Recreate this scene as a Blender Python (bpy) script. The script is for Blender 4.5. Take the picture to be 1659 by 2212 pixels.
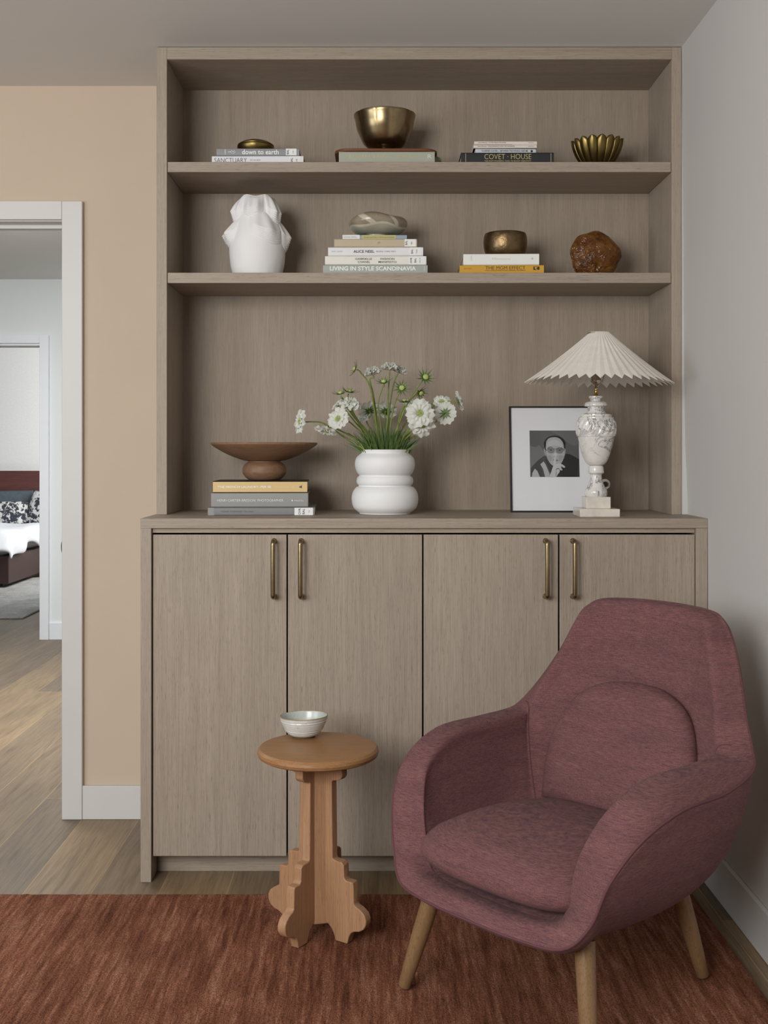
import bpy, bmesh, math, random
from mathutils import Vector, Matrix, noise
random.seed(7)
D = bpy.data; SC = bpy.context.scene; COL = SC.collection
for o in list(D.objects): D.objects.remove(o)
PI = math.pi; R = math.radians

# ---------------------------------------------------------------- camera
F = 2400.0                                   # focal length in px of the 1659 px wide frame
cd = D.cameras.new('camera'); cam = D.objects.new('camera', cd); COL.objects.link(cam)
cam.location = (0, 0, 1.275); cam.rotation_euler = (R(90), 0, 0)
cd.sensor_fit = 'HORIZONTAL'; cd.sensor_width = 36; cd.lens = 36 * F / 1659
cd.shift_x = 19.5 / 1659; cd.shift_y = -128 / 1659
cd.clip_start = .05; SC.camera = cam
VX, VY, EYE = 810.0, 978.0, 1.275
def at(px, py, Y): return Vector(((px - VX) * Y / F, Y, EYE - (py - VY) * Y / F))
def X(px, Y): return (px - VX) * Y / F
def Z(py, Y): return EYE - (py - VY) * Y / F

# ---------------------------------------------------------------- light and exposure
SC.view_settings.view_transform = 'Standard'; SC.view_settings.look = 'None'
SC.view_settings.gamma = 1; SC.view_settings.use_curve_mapping = False
SC.view_settings.exposure = -0.40
w = D.worlds.new('world'); SC.world = w; w.use_nodes = True
w.node_tree.nodes['Background'].inputs[0].default_value = (.86, .93, 1.0, 1)
w.node_tree.nodes['Background'].inputs[1].default_value = .08
def area(name, loc, target, sx, sy, power, col):
    l = D.lights.new(name, 'AREA'); l.shape = 'RECTANGLE'; l.size = sx; l.size_y = sy; l.energy = power; l.color = col
    o = D.objects.new(name, l); COL.objects.link(o); o.location = loc
    o.rotation_euler = (Vector(target) - Vector(loc)).to_track_quat('-Z', 'Y').to_euler()
    return o
area('window_light', (-1.70, -.8, 2.05), (.2, 3.4, 1.55), 1.6, 1.4, 158, (1.0, .985, .96))
area('side_window_light', (-2.9, 1.0, 1.40), (.9, 2.6, 1.2), 1.4, 1.2, 40, (.90, .95, 1.0))
area('hall_light', (-1.9, 5.3, 2.40), (-1.9, 6.0, 0), 1.4, 1.8, 185, (.93, .97, 1.0))
area('bedroom_light', (-1.9, 10.4, 1.9), (-4.2, 12.5, 1.2), 1.6, 1.6, 105, (1.0, 1.0, 1.0))

# ---------------------------------------------------------------- helpers
def mesh(name, vs, fs, mats, parent=None, smooth=None, mi=None, bevel=0, seg=2, sub=0, uv=None):
    m = D.meshes.new(name); m.from_pydata([tuple(v) for v in vs], [], fs); m.validate(); m.update()
    o = D.objects.new(name, m); COL.objects.link(o)
    if not isinstance(mats, (list, tuple)): mats = [mats]
    for k in mats: m.materials.append(k)
    if mi:
        for p, i in zip(m.polygons, mi): p.material_index = i
    if parent: o.parent = parent
    if smooth is not None or sub:
        m.shade_smooth()
        if smooth: m.set_sharp_from_angle(angle=R(smooth))
    if bevel:
        b = o.modifiers.new('bevel', 'BEVEL'); b.width = bevel; b.segments = seg; b.limit_method = 'ANGLE'
        m.shade_smooth(); b.harden_normals = False; m.set_sharp_from_angle(angle=R(40))
    if sub:
        s = o.modifiers.new('sub', 'SUBSURF'); s.levels = s.render_levels = sub
    return o
def boxg(x0, x1, y0, y1, z0, z1, vs=None, fs=None):
    vs = [] if vs is None else vs; fs = [] if fs is None else fs; n = len(vs)
    vs += [(x0,y0,z0),(x1,y0,z0),(x1,y1,z0),(x0,y1,z0),(x0,y0,z1),(x1,y0,z1),(x1,y1,z1),(x0,y1,z1)]
    fs += [tuple(n+i for i in f) for f in ((0,3,2,1),(4,5,6,7),(0,1,5,4),(1,2,6,5),(2,3,7,6),(3,0,4,7))]
    return vs, fs
def box(name, x0, x1, y0, y1, z0, z1, m, parent=None, bevel=.001, **k):
    vs, fs = boxg(x0, x1, y0, y1, z0, z1)
    return mesh(name, vs, fs, m, parent, bevel=bevel, **k)
def lathe_g(prof, n=64, cx=0, cy=0, cz=0, close_top=False):
    vs, fs = [], []; k = len(prof)
    for i in range(n):
        a = 2*PI*i/n
        for r, z in prof: vs.append((cx+r*math.cos(a), cy+r*math.sin(a), cz+z))
    for i in range(n):
        j = (i+1) % n
        for q in range(k-1): fs.append((i*k+q, j*k+q, j*k+q+1, i*k+q+1))
    if prof[0][0] > 1e-5: fs.append(tuple(i*k for i in range(n))[::-1])
    if prof[-1][0] > 1e-5 and close_top: fs.append(tuple(i*k+k-1 for i in range(n)))
    return vs, fs
def lathe(name, prof, m, parent=None, n=64, smooth=40, c=(0,0,0), **k):
    vs, fs = lathe_g(prof, n, *c, close_top=True)
    return mesh(name, vs, fs, m, parent, smooth=smooth, **k)
def spline(pts, n=8):
    """Catmull-Rom through the points"""
    P = [Vector(p) for p in pts]; out = []
    for i in range(len(P)-1):
        p0 = P[max(i-1,0)]; p1 = P[i]; p2 = P[i+1]; p3 = P[min(i+2, len(P)-1)]
        for s in range(n):
            t = s/n
            out.append(.5*((2*p1)+(p2-p0)*t+(2*p0-5*p1+4*p2-p3)*t*t+(3*p1-p0-3*p2+p3)*t**3))
    out.append(P[-1]); return out
def tube_g(pts, rad, n=10, vs=None, fs=None, caps=True):
    vs = [] if vs is None else vs; fs = [] if fs is None else fs; b = len(vs)
    pts = [Vector(p) for p in pts]; L = len(pts)
    up = Vector((0,0,1)); prev = None
    for i, p in enumerate(pts):
        d = (pts[min(i+1,L-1)]-pts[max(i-1,0)]).normalized()
        if prev is None:
            s = d.cross(up); s = s if s.length > .1 else d.cross(Vector((1,0,0)))
        else: s = prev - d*prev.dot(d)
        s.normalize(); prev = s; u = d.cross(s)
        r = rad(i/(L-1)) if callable(rad) else rad
        for q in range(n):
            a = 2*PI*q/n; vs.append(p+s*math.cos(a)*r+u*math.sin(a)*r)
    for i in range(L-1):
        for q in range(n):
            fs.append((b+i*n+q, b+i*n+(q+1)%n, b+(i+1)*n+(q+1)%n, b+(i+1)*n+q))
    if caps: fs.append(tuple(b+q for q in range(n))[::-1]); fs.append(tuple(b+(L-1)*n+q for q in range(n)))
    return vs, fs
def tube(name, pts, rad, m, parent=None, n=12, **k):
    vs, fs = tube_g(pts, rad, n); return mesh(name, vs, fs, m, parent, smooth=50, **k)
def prism(name, pts, y0, y1, m, parent=None, xf=None, bevel=.002):
    """outline in (x,z) extruded over y0..y1"""
    n = len(pts); vs = [(x,y0,z) for x,z in pts]+[(x,y1,z) for x,z in pts]
    fs = [tuple(range(n)), tuple(range(n,2*n))[::-1]]+[((i+1)%n, i, n+i, n+(i+1)%n) for i in range(n)]
    if xf: vs = [xf @ Vector(v) for v in vs]
    return mesh(name, vs, fs, m, parent, bevel=bevel)
def thing(name, label, cat, loc=(0,0,0), rz=0, group=None):
    o = D.objects.new(name, None); COL.objects.link(o); o.location = loc; o.rotation_euler = (0,0,rz)
    o.empty_display_size = .05
    return tag(o, label, cat, group)
def tag(o, label, cat, group=None, kind=None):
    o['label'] = label; o['category'] = cat
    if group: o['group'] = group
    if kind: o['kind'] = kind
    return o
def struct(o, label=None):
    o['kind'] = 'structure'
    if label: o['label'] = label
    return o

# ---------------------------------------------------------------- materials
def lin(c):
    f = lambda v: v/12.92 if v <= .04045 else ((v+.055)/1.055)**2.4
    return tuple(f(v/255) for v in c)+(1,)
def newmat(name):
    m = D.materials.new(name); m.use_nodes = True; nt = m.node_tree
    return m, nt, nt.nodes['Principled BSDF']
def N(nt, t, **k):
    n = nt.nodes.new(t)
    for a, v in k.items():
        if a.startswith('_'): setattr(n, a[1:], v)
        else: n.inputs[a.replace('__',' ')].default_value = v
    return n
def ramp(nt, src, stops):
    r = nt.nodes.new('ShaderNodeValToRGB'); e = r.color_ramp.elements
    while len(e) < len(stops): e.new(.5)
    for i, (p, c) in enumerate(stops): e[i].position = p; e[i].color = c
    nt.links.new(src, r.inputs[0]); return r.outputs[0]
def bump(nt, b, h, strength=.3, dist=.002):
    n = nt.nodes.new('ShaderNodeBump'); n.inputs['Strength'].default_value = strength; n.inputs['Distance'].default_value = dist
    nt.links.new(h, n.inputs['Height']); nt.links.new(n.outputs[0], b.inputs['Normal'])
def coords(nt, scale=(1,1,1), rot=(0,0,0), loc=(0,0,0)):
    t = nt.nodes.new('ShaderNodeTexCoord'); mp = nt.nodes.new('ShaderNodeMapping')
    mp.inputs['Scale'].default_value = scale; mp.inputs['Rotation'].default_value = rot; mp.inputs['Location'].default_value = loc
    nt.links.new(t.outputs['Object'], mp.inputs[0]); return mp.outputs[0]
def noisen(nt, vec, scale=1, detail=4, rough=.6, dist=0):
    n = N(nt, 'ShaderNodeTexNoise', Scale=scale, Detail=detail, Roughness=rough, Distortion=dist)
    nt.links.new(vec, n.inputs['Vector']); return n.outputs[0]
def mixc(nt, fac, a, b, mode='MIX'):
    n = nt.nodes.new('ShaderNodeMix'); n.data_type = 'RGBA'; n.blend_type = mode
    for s, v in ((n.inputs[0], fac), (n.inputs[6], a), (n.inputs[7], b)):
        if hasattr(v, 'links') or hasattr(v, 'is_output'): nt.links.new(v, s)
        else: s.default_value = v
    return n.outputs[2]
def plain(name, c, rough=.5, metal=0, spec=.5, nscale=0, namt=.06, bscale=0, bstr=.1, sheen=0, coat=0):
    m, nt, b = newmat(name); col = lin(c)
    b.inputs['Roughness'].default_value = rough; b.inputs['Metallic'].default_value = metal
    b.inputs['Specular IOR Level'].default_value = spec; b.inputs['Coat Weight'].default_value = coat
    if sheen: b.inputs['Sheen Weight'].default_value = sheen
    v = coords(nt)
    s = noisen(nt, v, nscale or 12, 3)
    d = tuple(max(0, x*(1-namt)) for x in col[:3])+(1,); u = tuple(min(1, x*(1+namt)) for x in col[:3])+(1,)
    nt.links.new(ramp(nt, s, [(.3, d), (.7, u)]), b.inputs['Base Color'])
    if bscale: bump(nt, b, noisen(nt, v, bscale, 3), bstr, .002)
    return m
def wood(name, light, mid, dark, axis=2, fine=1.0, rough=.55, pores=.55, bands=1.0, spec=.35):
    """open-grained wood with the grain along one axis"""
    m, nt, b = newmat(name)
    def sc(a, l): s = [a, a, a]; s[axis] = l; return tuple(s)
    big = noisen(nt, coords(nt, sc(9*bands, .35)), 1, 4, .6, .6)
    med = noisen(nt, coords(nt, sc(75*fine, 1.6)), 1, 3, .6, .3)
    fin = noisen(nt, coords(nt, sc(520*fine, 7)), 1, 3, .7)
    por = noisen(nt, coords(nt, sc(640*fine, 34)), 1, 2, .5)
    c = ramp(nt, big, [(.28, lin(mid)), (.72, lin(light))])
    a = ramp(nt, med, [(.30, (.95,.945,.94,1)), (.62, (1,1,1,1))])
    f = ramp(nt, fin, [(.34, (.78,.77,.76,1)), (.60, (1.03,1.03,1.03,1))])
    c = mixc(nt, 1.0, c, a, 'MULTIPLY'); c = mixc(nt, 1.0, c, f, 'MULTIPLY')
    pm = ramp(nt, por, [(.60, (0,0,0,1)), (.70, (pores,pores,pores,1))])
    c = mixc(nt, pm, c, lin(dark))
    nt.links.new(c, b.inputs['Base Color'])
    b.inputs['Roughness'].default_value = rough; b.inputs['Specular IOR Level'].default_value = spec
    bump(nt, b, por, -.25, .0006)
    return m
OAKL, OAKM, OAKD = (172,159,143), (159,146,131), (112,99,86)
M = {}
for nm, ax in (('oak_x', 0), ('oak_y', 1), ('oak_z', 2)):
    M[nm] = wood('greige_oak_'+nm[-1], OAKL, OAKM, OAKD, ax)
M['oak_back'] = wood('greige_oak_back', (170,156,140), (155,141,126), (112,100,87), 2, 1.1, pores=.3, bands=1.3)
M['table_z'] = wood('table_oak_z', (184,144,110), (168,128,94), (112,76,50), 2, .9, .45, .5)
M['table_x'] = wood('table_oak_x', (170,128,86), (150,108,70), (98,66,40), 0, .8, .38, .5)
M['leg_oak'] = wood('leg_oak', (148,118,84), (128,98,66), (74,52,34), 2, 1.1, .35, .6)
M['walnut'] = wood('walnut', (132,84,56), (104,64,42), (60,36,24), 0, .8, .4, .5)
M['headboard'] = wood('headboard_wood', (112,70,66), (88,54,52), (52,32,32), 0, .3, .5, .4)
M['bedframe'] = plain('bedframe_wood', (66,46,44), .5)
M['terra'] = wood('turned_wood', (150,118,92), (130,98,74), (88,60,44), 0, .25, .5, .25)
M['peach'] = plain('peach_paint', (203,185,165), .85, namt=.015, nscale=3, bscale=160, bstr=.05)
M['ceil'] = plain('ceiling_paint', (226,226,223), .9, namt=.015, nscale=2, bscale=140, bstr=.04)
M['rwall'] = plain('pale_wall_paint', (202,200,197), .8, namt=.012, nscale=2, bscale=160, bstr=.05)
M['white_wall'] = plain('white_wall_paint', (232,236,236), .8, namt=.012, nscale=2)
M['wallpaper'] = plain('grasscloth', (236,236,234), .9, namt=.04, nscale=60, bscale=90, bstr=.2)
M['trim'] = plain('trim_paint', (211,210,207), .45, namt=.01)
M['trimw'] = plain('hall_trim_paint', (238,241,245), .45, namt=.01)
M['brass'] = plain('antique_brass', (150,132,100), .30, 1, namt=.12, nscale=40)
M['brassd'] = plain('dark_brass', (104,84,52), .34, 1, namt=.2, nscale=25)
M['brassg'] = plain('gold_brass', (128,110,66), .36, 1, namt=.2, nscale=25)
M['hammered'] = plain('hammered_brass', (124,104,76), .38, 1, namt=.22, nscale=30, bscale=55, bstr=.9)
M['black'] = plain('black_paint', (22,22,23), .35)
M['ceramic'] = plain('white_ceramic', (236,236,236), .6, namt=.01, bscale=50, bstr=.02)
M['bisque'] = plain('white_bisque', (232,231,230), .7, namt=.01)
M['mat'] = plain('mat_board', (222,223,226), .35, namt=.005, coat=.4)
M['pages'] = plain('book_pages', (206,198,184), .8, nscale=200, namt=.08)
M['chrome'] = plain('nickel', (190,180,165), .18, 1)
M['amberk'] = plain('dark_rim', (52,34,22), .3)

def fabric(name, a, b2, c3):
    m, nt, b = newmat(name)
    v1 = noisen(nt, coords(nt, (60, 60, 900)), 1, 3, .7, .4)
    v2 = noisen(nt, coords(nt, (700, 700, 160)), 1, 2, .6)
    v3 = noisen(nt, coords(nt, (5, 5, 40)), 1, 3, .6, .3)
    c = ramp(nt, v1, [(.33, lin(a)), (.5, lin(b2)), (.68, lin(c3))])
    f = ramp(nt, v2, [(.3, (.72,.72,.74,1)), (.65, (1.08,1.08,1.08,1))])
    g = ramp(nt, v3, [(.35, (.88,.86,.88,1)), (.65, (1.05,1.03,1.0,1))])
    c = mixc(nt, 1.0, c, f, 'MULTIPLY'); c = mixc(nt, 1.0, c, g, 'MULTIPLY')
    nt.links.new(c, b.inputs['Base Color']); b.inputs['Roughness'].default_value = .92
    b.inputs['Specular IOR Level'].default_value = .15; b.inputs['Sheen Weight'].default_value = .03
    b.inputs['Sheen Roughness'].default_value = .6
    bump(nt, b, v2, .5, .0008); return m
M['fabric'] = fabric('mauve_wool', (96,64,70), (118,82,84), (136,98,90))
M['piping'] = plain('mauve_piping', (96,58,62), .9)

def floor_mat():
    m, nt, b = newmat('oak_planks')
    t = nt.nodes.new('ShaderNodeTexCoord'); s = nt.nodes.new('ShaderNodeSeparateXYZ'); nt.links.new(t.outputs['Object'], s.inputs[0])
    cb = nt.nodes.new('ShaderNodeCombineXYZ'); ad = N(nt, 'ShaderNodeMath', _operation='ADD'); ad.inputs[1].default_value = 1.018+.1965*40
    ay = N(nt, 'ShaderNodeMath', _operation='ADD'); ay.inputs[1].default_value = 10.4
    nt.links.new(s.outputs[0], ad.inputs[0]); nt.links.new(s.outputs[1], ay.inputs[0])
    nt.links.new(ay.outputs[0], cb.inputs[0]); nt.links.new(ad.outputs[0], cb.inputs[1])
    br = nt.nodes.new('ShaderNodeTexBrick'); nt.links.new(cb.outputs[0], br.inputs['Vector'])
    br.offset = .37; br.inputs['Scale'].default_value = 1; br.inputs['Brick Width'].default_value = 2.9; br.inputs['Row Height'].default_value = .1965
    br.inputs['Mortar Size'].default_value = .0016; br.inputs['Mortar Smooth'].default_value = 0; br.inputs['Bias'].default_value = -.1
    br.inputs['Color1'].default_value = lin((120,106,90)); br.inputs['Color2'].default_value = lin((162,138,106)); br.inputs['Mortar'].default_value = lin((176,150,112))
    warp = noisen(nt, coords(nt, (4, 1.3, 1)), 1, 3, .5, .5)
    g1 = noisen(nt, coords(nt, (26, 1.6, 1)), 1, 5, .65, 1.6)
    g2 = noisen(nt, coords(nt, (150, 6, 1)), 1, 3, .6, .6)
    c = mixc(nt, 1.0, br.outputs[0], ramp(nt, warp, [(.3, (.78,.76,.76,1)), (.65, (1.06,1.04,1.0,1))]), 'MULTIPLY')
    c = mixc(nt, 1.0, c, ramp(nt, g1, [(.30, (.66,.64,.62,1)), (.55, (1,1,1,1))]), 'MULTIPLY')
    c = mixc(nt, 1.0, c, ramp(nt, g2, [(.32, (.76,.74,.72,1)), (.6, (1,1,1,1))]), 'MULTIPLY')
    vo = nt.nodes.new('ShaderNodeTexVoronoi'); nt.links.new(coords(nt, (2.6, 1.15, 1), loc=(.35,.22,0)), vo.inputs['Vector']); vo.inputs['Scale'].default_value = 1
    k = ramp(nt, vo.outputs['Distance'], [(.0, (.75,.75,.75,1)), (.075, (0,0,0,1))])
    c = mixc(nt, k, c, lin((70,54,46)))
    nt.links.new(c, b.inputs['Base Color']); b.inputs['Roughness'].default_value = .42; b.inputs['Specular IOR Level'].default_value = .35
    bump(nt, b, g2, .12, .001); return m
M['floor'] = floor_mat()
def rug_mat(name, a, b2, c3, axis=1):
    m, nt, b = newmat(name)
    def s(x, l): return (l, x, 1) if axis == 0 else (x, l, 1)
    v1 = noisen(nt, coords(nt, s(52, 3.6)), 1, 4, .65, .3)
    v2 = noisen(nt, coords(nt, (5.0, 3.0, 1)), 1, 4, .6, .3)
    v3 = noisen(nt, coords(nt, (260, 260, 260)), 1, 3, .7)
    v4 = noisen(nt, coords(nt, s(110, 14)), 1, 3, .6)
    c = ramp(nt, v1, [(.32, lin(a)), (.5, lin(b2)), (.70, lin(c3))])
    c = mixc(nt, 1.0, c, ramp(nt, v2, [(.3, (.74,.70,.66,1)), (.7, (1.14,1.16,1.14,1))]), 'MULTIPLY')
    c = mixc(nt, 1.0, c, ramp(nt, v3, [(.34, (.42,.38,.36,1)), (.66, (1.35,1.35,1.35,1))]), 'MULTIPLY')
    c = mixc(nt, 1.0, c, ramp(nt, v4, [(.35, (.82,.78,.76,1)), (.6, (1.05,1.05,1.05,1))]), 'MULTIPLY')
    nt.links.new(c, b.inputs['Base Color']); b.inputs['Roughness'].default_value = .95; b.inputs['Specular IOR Level'].default_value = .1
    b.inputs['Sheen Weight'].default_value = .08; b.inputs['Sheen Roughness'].default_value = .5; b.inputs['Sheen Tint'].default_value = lin(c3)
    h = mixc(nt, .5, v3, v4); bump(nt, b, h, 1.0, .012); return m
M['rug'] = rug_mat('rust_rug', (110,66,48), (146,96,74), (180,130,106))
M['rug2'] = rug_mat('grey_rug', (184,188,190), (204,208,210), (222,224,226), 0)
def marble(name, veins=.5):
    m, nt, b = newmat(name); v = coords(nt)
    n1 = noisen(nt, v, 14, 6, .62, 1.2)
    a = ramp(nt, n1, [(.478, (0,0,0,1)), (.494, (1,1,1,1)), (.5, (1,1,1,1)), (.520, (0,0,0,1))])
    n2 = noisen(nt, coords(nt, (1,1,1), loc=(.31,.4,.62)), 7.0, 3, .5)
    msk = ramp(nt, n2, [(.44, (.05,.05,.05,1)), (.55, (veins,veins,veins,1))])
    f = mixc(nt, 1.0, a, msk, 'MULTIPLY')
    c = ramp(nt, noisen(nt, v, 20, 3), [(.3, lin((212,208,202))), (.7, lin((232,230,226)))])
    c = mixc(nt, f, c, lin((104,104,110)))
    nt.links.new(c, b.inputs['Base Color']); b.inputs['Roughness'].default_value = .14
    b.inputs['Subsurface Weight'].default_value = .08; b.inputs['Subsurface Radius'].default_value = (.01,.008,.006); return m
M['marble'] = marble('veined_marble', .95)
M['alab'] = plain('cream_alabaster', (216,208,196), .2, nscale=18, namt=.14)
def linen():
    m, nt, b = newmat('linen_shade'); v = coords(nt)
    n = noisen(nt, coords(nt, (420,420,420)), 1, 3, .7); n2 = noisen(nt, v, 30, 3)
    c = ramp(nt, n, [(.3, lin((224,217,206))), (.7, lin((244,239,230)))])
    c = mixc(nt, 1.0, c, ramp(nt, n2, [(.3, (.94,.93,.92,1)), (.7, (1.02,1.02,1.02,1))]), 'MULTIPLY')
    nt.links.new(c, b.inputs['Base Color']); b.inputs['Roughness'].default_value = .9
    b.inputs['Transmission Weight'].default_value = 0; bump(nt, b, n, .2, .0005); return m
M['linen'] = linen()
def amber():
    m, nt, b = newmat('amber_glass'); v = coords(nt)
    n = noisen(nt, v, 22, 4, .6, .8)
    nt.links.new(ramp(nt, n, [(.32, lin((84,44,14))), (.5, lin((146,92,32))), (.7, lin((180,126,50)))]), b.inputs['Base Color'])
    b.inputs['Roughness'].default_value = .07; b.inputs['Transmission Weight'].default_value = .62; b.inputs['IOR'].default_value = 1.5
    bump(nt, b, noisen(nt, v, 30, 3, .55, 1.8), 1.0, .012); return m
M['amber'] = amber()
def glaze(name, a, b2, sp, scale=25):
    m, nt, b = newmat(name); v = coords(nt)
    c = ramp(nt, noisen(nt, v, scale, 4), [(.3, lin(a)), (.65, lin(b2))])
    k = ramp(nt, noisen(nt, v, 190, 2), [(.66, (0,0,0,1)), (.72, (.7,.7,.7,1))])
    nt.links.new(mixc(nt, k, c, lin(sp)), b.inputs['Base Color']); b.inputs['Roughness'].default_value = .22; return m
M['glaze'] = glaze('speckled_glaze', (196,196,190), (216,216,212), (120,104,84))
M['glaze_in'] = glaze('bowl_inside_glaze', (166,174,168), (192,198,192), (140,140,120))
M['rimgl'] = glaze('brown_rim_glaze', (150,118,70), (184,156,108), (110,80,50))
M['clayf'] = plain('bare_clay', (96,72,52), .8)
M['stonebr'] = glaze('taupe_stone_glaze', (134,122,104), (156,144,124), (100,84,66), 12)
M['stonecr'] = glaze('cream_stone_glaze', (176,168,150), (200,192,174), (140,124,100), 12)
M['stonegr'] = glaze('grey_green_glaze', (150,150,134), (172,170,154), (130,124,104), 12)
M['green'] = plain('stem_green', (122,138,62), .5, nscale=60, namt=.2)
M['leaf'] = plain('leaf_green', (74,98,44), .5, nscale=60, namt=.3)
M['sepal'] = plain('sepal_green', (84,112,52), .5, nscale=90, namt=.3)
M['petal'] = plain('white_petal', (240,241,235), .6, nscale=80, namt=.05)
nt_ = M['petal'].node_tree; tl_ = N(nt_, 'ShaderNodeBsdfTranslucent', Color=lin((238,240,230))); mx_ = N(nt_, 'ShaderNodeMixShader', Fac=.38)
nt_.links.new(nt_.nodes['Principled BSDF'].outputs[0], mx_.inputs[1]); nt_.links.new(tl_.outputs[0], mx_.inputs[2]); nt_.links.new(mx_.outputs[0], nt_.nodes['Material Output'].inputs[0])
M['centre'] = plain('bloom_centre', (176,190,112), .7, nscale=300, namt=.35)
M['duvet'] = plain('duvet_cotton', (228,230,234), .85, namt=.02)
M['slate'] = plain('slate_velvet', (84,94,102), .8, nscale=20, namt=.15)
def pattern():
    m, nt, b = newmat('patterned_cushion'); v = coords(nt)
    nt.links.new(ramp(nt, noisen(nt, v, 22, 4, .6, .5), [(.47, lin((206,206,204))), (.52, lin((52,56,64)))]), b.inputs['Base Color'])
    b.inputs['Roughness'].default_value = .9; return m
M['pattern'] = pattern()
def col(name, c, rough=.5, **k):
    if name not in M: M[name] = plain(name, c, rough, namt=k.pop('namt', .02), **k)
    return M[name]

# ---------------------------------------------------------------- room shell
YW, YU, YL, YB = 3.878, 3.501, 3.297, 3.80
HC = 2.555
def wallbox(name, x0, x1, y0, y1, z0, z1, m, parent=None): return box(name, x0, x1, y0, y1, z0, z1, m, parent, bevel=0)
struct(wallbox('floor', -6, 1.6, -4.5, 13, -.08, 0, M['floor']))
struct(wallbox('ceiling', -3.4, 1.5, -.6, YW, HC, HC+.08, M['ceil']))
struct(wallbox('ceiling_hall', -6, 1.5, YW+.12, 13, 2.46, 2.54, M['white_wall']))
# back wall with the doorway opening
DXR = X(136, YW); DXL = DXR-.82; DZ = Z(474, YW)
vs, fs = boxg(DXR, 1.1, YW, YW+.12, 0, HC); boxg(-3.4, DXL, YW, YW+.12, 0, HC, vs, fs); boxg(DXL, DXR, YW, YW+.12, DZ, HC, vs, fs)
struct(mesh('wall_back', vs, fs, M['peach']))
# right wall, very slightly out of plumb
prof = [(0,.990),(.5,.990),(1.082,.988),(1.16,.9845),(1.26,.980),(1.4,.9765),(1.6,.975),(2.0,.9735),(HC,.967)]
WPROF = prof
vs = []; fs = []
for y in (.9, 4.0):
    for z, x in prof: vs.append((x, y, z))
for y in (.9, 4.0): vs += [(1.12, y, 0), (1.12, y, HC)]
n = len(prof)
for i in range(n-1): fs.append((i, i+1, n+i+1, n+i))
a, b_, c_, d_ = 2*n, 2*n+1, 2*n+2, 2*n+3
fs += [(a, c_, d_, b_), tuple(range(n-1,-1,-1))+(a, b_), tuple(range(n,2*n))+(d_, c_), (n-1, b_, d_, 2*n-1), (0, n, c_, a)]
o = mesh('wall_right', vs, fs, M['rwall'], smooth=20); struct(o)
# baseboards
zb = Z(1695, YW)
struct(box('baseboard_back', X(180, YW), -.64, YW-.016, YW, 0, zb, M['trim'], bevel=.002))
struct(box('baseboard_right', .976, .9895, .9, YL+.001, 0, .125, M['trim'], bevel=.0025))
# doorway casing and jamb
yc = YW-.02
tr = D.objects.new('trim_1', None); COL.objects.link(tr); struct(tr)
xo = X(177.5, yc)
box('casing', DXR+.001, xo, yc, YW, 0, Z(434, yc), M['trim'], tr, bevel=.0025)
box('casing', DXL-.095, DXL, yc, YW, 0, Z(434, yc), M['trim'], tr, bevel=.0025)
box('head_casing', DXL, DXR+.001, yc, YW, Z(474, yc), Z(434, yc), M['trim'], tr, bevel=.0015)
box('jamb', DXR-.0005, DXR+.02, YW-.004, YW+.14, 0, DZ, M['trim'], tr, bevel=.001)
box('head_jamb', DXL, DXR, YW-.004, YW+.14, DZ-.008, DZ+.02, M['trim'], tr, bevel=.001)
box('door_stop', DXL, DXR-.001, YW+.05, YW+.085, DZ-.022, DZ-.008, M['trim'], tr, bevel=.001)
tube('edge_pull', spline([(DXR+.002, YW+.006, Z(1165, YW)), (DXR-.004, YW+.006, Z(1172, YW)), (DXR-.0055, YW+.006, Z(1181, YW)), (DXR-.004, YW+.006, Z(1192, YW)), (DXR+.002, YW+.006, Z(1198, YW))], 4), .003, M['black'], tr)
# hall wall with the bedroom opening
YH = 7.59
hx1, hx0 = X(87, YH), X(87, YH)-.95
vs, fs = boxg(hx1, -.2, YH, YH+.12, 0, 2.46); boxg(-6, hx0, YH, YH+.12, 0, 2.46, vs, fs); boxg(hx0, hx1, YH, YH+.12, Z(742, YH), 2.46, vs, fs)
struct(mesh('wall_hall', vs, fs, M['white_wall']))
tr = D.objects.new('trim_2', None); COL.objects.link(tr); struct(tr)
box('casing', hx1, X(107, YH), YH-.02, YH, 0, Z(724, YH), M['trimw'], tr, bevel=.002)
box('casing', hx0-.065, hx0, YH-.02, YH, 0, Z(724, YH), M['trimw'], tr, bevel=.002)
box('head_casing', hx0, hx1, YH-.02, YH, Z(742, YH), Z(724, YH), M['trimw'], tr, bevel=.002)
box('jamb', hx1-.002, hx1+.015, YH-.002, YH+.14, 0, Z(742, YH), M['trimw'], tr, bevel=.001)
box('head_jamb', hx0, hx1, YH-.002, YH+.14, Z(742, YH)-.015, Z(742, YH)+.01, M['trimw'], tr, bevel=.001)
struct(box('baseboard_hall', X(107.5, YH), -.2, YH-.015, YH, 0, Z(1345, YH), M['trimw'], bevel=.002))
struct(wallbox('wall_bedroom', -6, 0, 12.55, 12.65, 0, 2.46, M['wallpaper']))

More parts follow.
